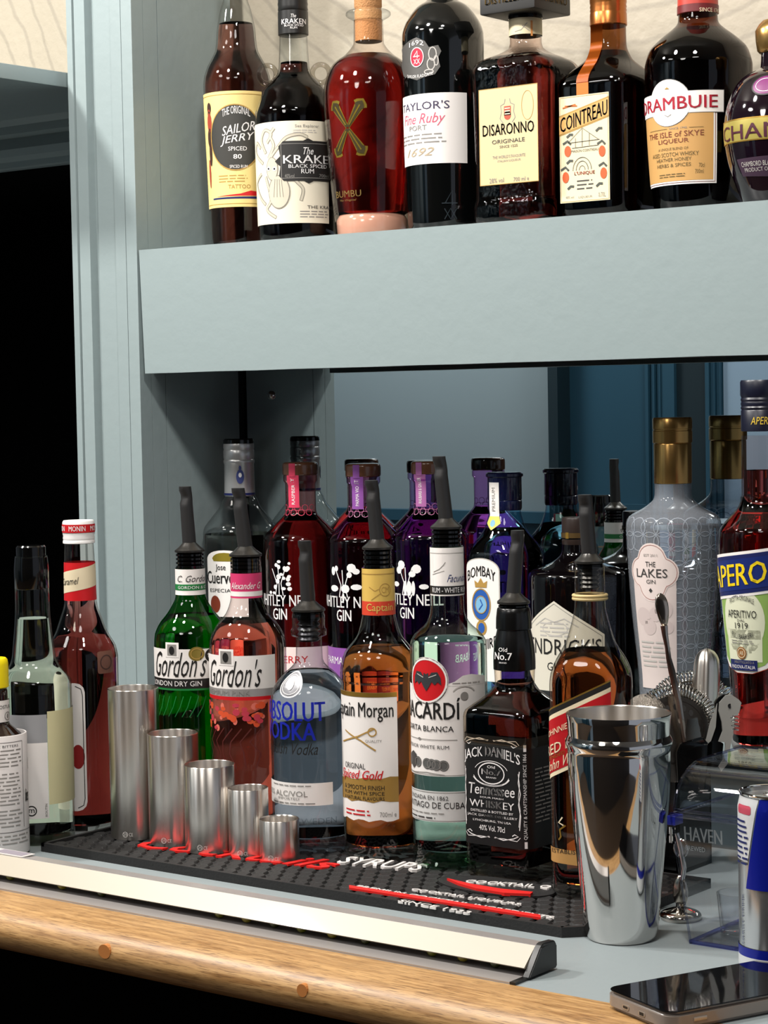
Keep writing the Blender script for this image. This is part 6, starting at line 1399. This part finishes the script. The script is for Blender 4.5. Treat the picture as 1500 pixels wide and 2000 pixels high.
p = [L.uv(1484, 1566), L.uv(1458, 1732)]; vb = L.uv(1470, 1738)[1]; vt = L.uv(1484, 1562)[1]
L.poly([(p[1][0], vb), (p[1][0]+.058, vb), (p[0][0]+.060, vt), (p[0][0], vt)], CB2, 1)
v0, v1 = L.uv(1470, 1872)[1], L.uv(1470, 1854)[1]; L.rect(-.08, v0, .08, v1, CB2, 1); L.rect(-.08, B.z_at(1886), .08, v0, WSV, 1)
u0 = L.uv(1444, 1650)[0]; L.poly([(u0-.01, L.uv(1450, 1680)[1]), (p[1][0]+.002, L.uv(1450, 1680)[1]), (p[0][0]-.001, vt), (u0-.01, vt)], WSV, 0)
a, b_ = L.uv(1456, 1582); L.rect(a-.012, b_-.0035, a+.006, b_+.0035, mat('can_red_print', 'b8485a', .4), 1, rad=.002)
L.lines(u0-.004, L.uv(1450, 1690)[1], L.uv(1462, 1640)[0], L.uv(1450, 1598)[1], 9, INKB, 2, .4, 5)
ux_ = L.uv(1452, 1800)[0]; L.text('ENERGY DRINK', ux_-.001, L.uv(1452, 1850)[1], ux_+.001, L.uv(1452, 1745)[1], INKB, 1, rot=90)
L.build('can_print', B.root)

# ------------------------------------------------------------------ phone in a clear case
zt = .0145
p0, p1, p2 = hz(1178, 1929, zt), hz(1372, 1976, zt), hz(1500, 1897, zt)
dl = Vector((.40, .9165, 0)); du = Vector((.9165, -.40, 0)); Wp = .082; Lp = .160
ang = atan2(dl.y, dl.x)
PH = thing('phone', 'dark phone in a clear case lying over the counter edge', 'phone', (p0.x, p0.y, .0003), ang)
sgn = -1 if (Matrix.Rotation(-ang, 3, 'Z') @ du).y < 0 else 1
def rr(x0, y0, x1, y1, r_, n_=6):
    out = []
    for cx, cy_, a0 in ((x1-r_, y1-r_, 0), (x0+r_, y1-r_, 90), (x0+r_, y0+r_, 180), (x1-r_, y0+r_, 270)): out += [(cx+r_*cos(radians(a0+90*t/n_)), cy_+r_*sin(radians(a0+90*t/n_))) for t in range(n_+1)]
    return out
ya, yb = (0, Wp*sgn) if sgn > 0 else (Wp*sgn, 0)
def slab(name, ins, z0_, z1_, m_, r_=.010, par=PH, bev=.0012):
    bm = BM(); pts = rr(ins, ya+ins, Lp-ins, yb-ins, r_); prism(bm, [(x, y, z0_) for x, y in pts], (0, 0, z1_-z0_))
    if bev: bmesh.ops.bevel(bm, geom=[e for e in bm.edges if abs(e.verts[0].co.z-e.verts[1].co.z) < 1e-6 and len(e.link_faces) == 2 and e.calc_face_angle(0) > .5], offset=bev, segments=3, affect='EDGES')
    return finish(bm, name, m_, par, 40)
slab('case', 0, 0, zt-.0006, mat('case_smoke', '8a7f76', .25, .0, coat=.6), .012, bev=.003)
slab('screen', .0022, zt-.0004, zt, mat('phone_glass', '060607', .03, coat=1.0), .010, bev=0)
slab('case_lip', .0008, zt-.0006, zt-.0003, BLKG, .011, bev=0)
bm = BM(); m0 = (ya+yb)/2
for y_, w_, h_ in ((m0-sgn*.012, .0085, .0040), (m0+sgn*.008, .0085, .0036)):
    pts = rr(y_-w_*.5, .0064-h_*.5, y_+w_*.5, .0064+h_*.5, h_*.48); prism(bm, [(-.0004, a_, b2_) for a_, b2_ in pts], (.001, 0, 0))
finish(bm, 'port_openings', mat('port_metal', 'b8b0a6', .3, .7), PH, smooth=False)
bm = BM(); y_ = m0-sgn*.012; pts = rr(y_-.0028, .0064-.0009, y_+.0028, .0064+.0009, .0008); prism(bm, [(-.0006, a_, b2_) for a_, b2_ in pts], (.001, 0, 0)); 
for k in range(5): box(bm, (-.0006, m0+sgn*(.006+k*.0011)-.0003, .0052), (.0004, m0+sgn*(.006+k*.0011)+.0003, .0076))
finish(bm, 'port_slots', BLK, PH, smooth=False)
bm = BM(); box(bm, (.022, (yb if sgn > 0 else ya)-.0006, .0055), (.034, (yb if sgn > 0 else ya)+.0006, .0085), 0, .0005); finish(bm, 'side_button', mat('port_metal', ''), PH)

# ------------------------------------------------------------------ lift everything from bar-top height to floor height
bpy.data.objects.remove(_fo, do_unlink=True)
for o in SC.objects:
    if o.parent is None and o.type in ('MESH', 'EMPTY'): o.location.z += Z0
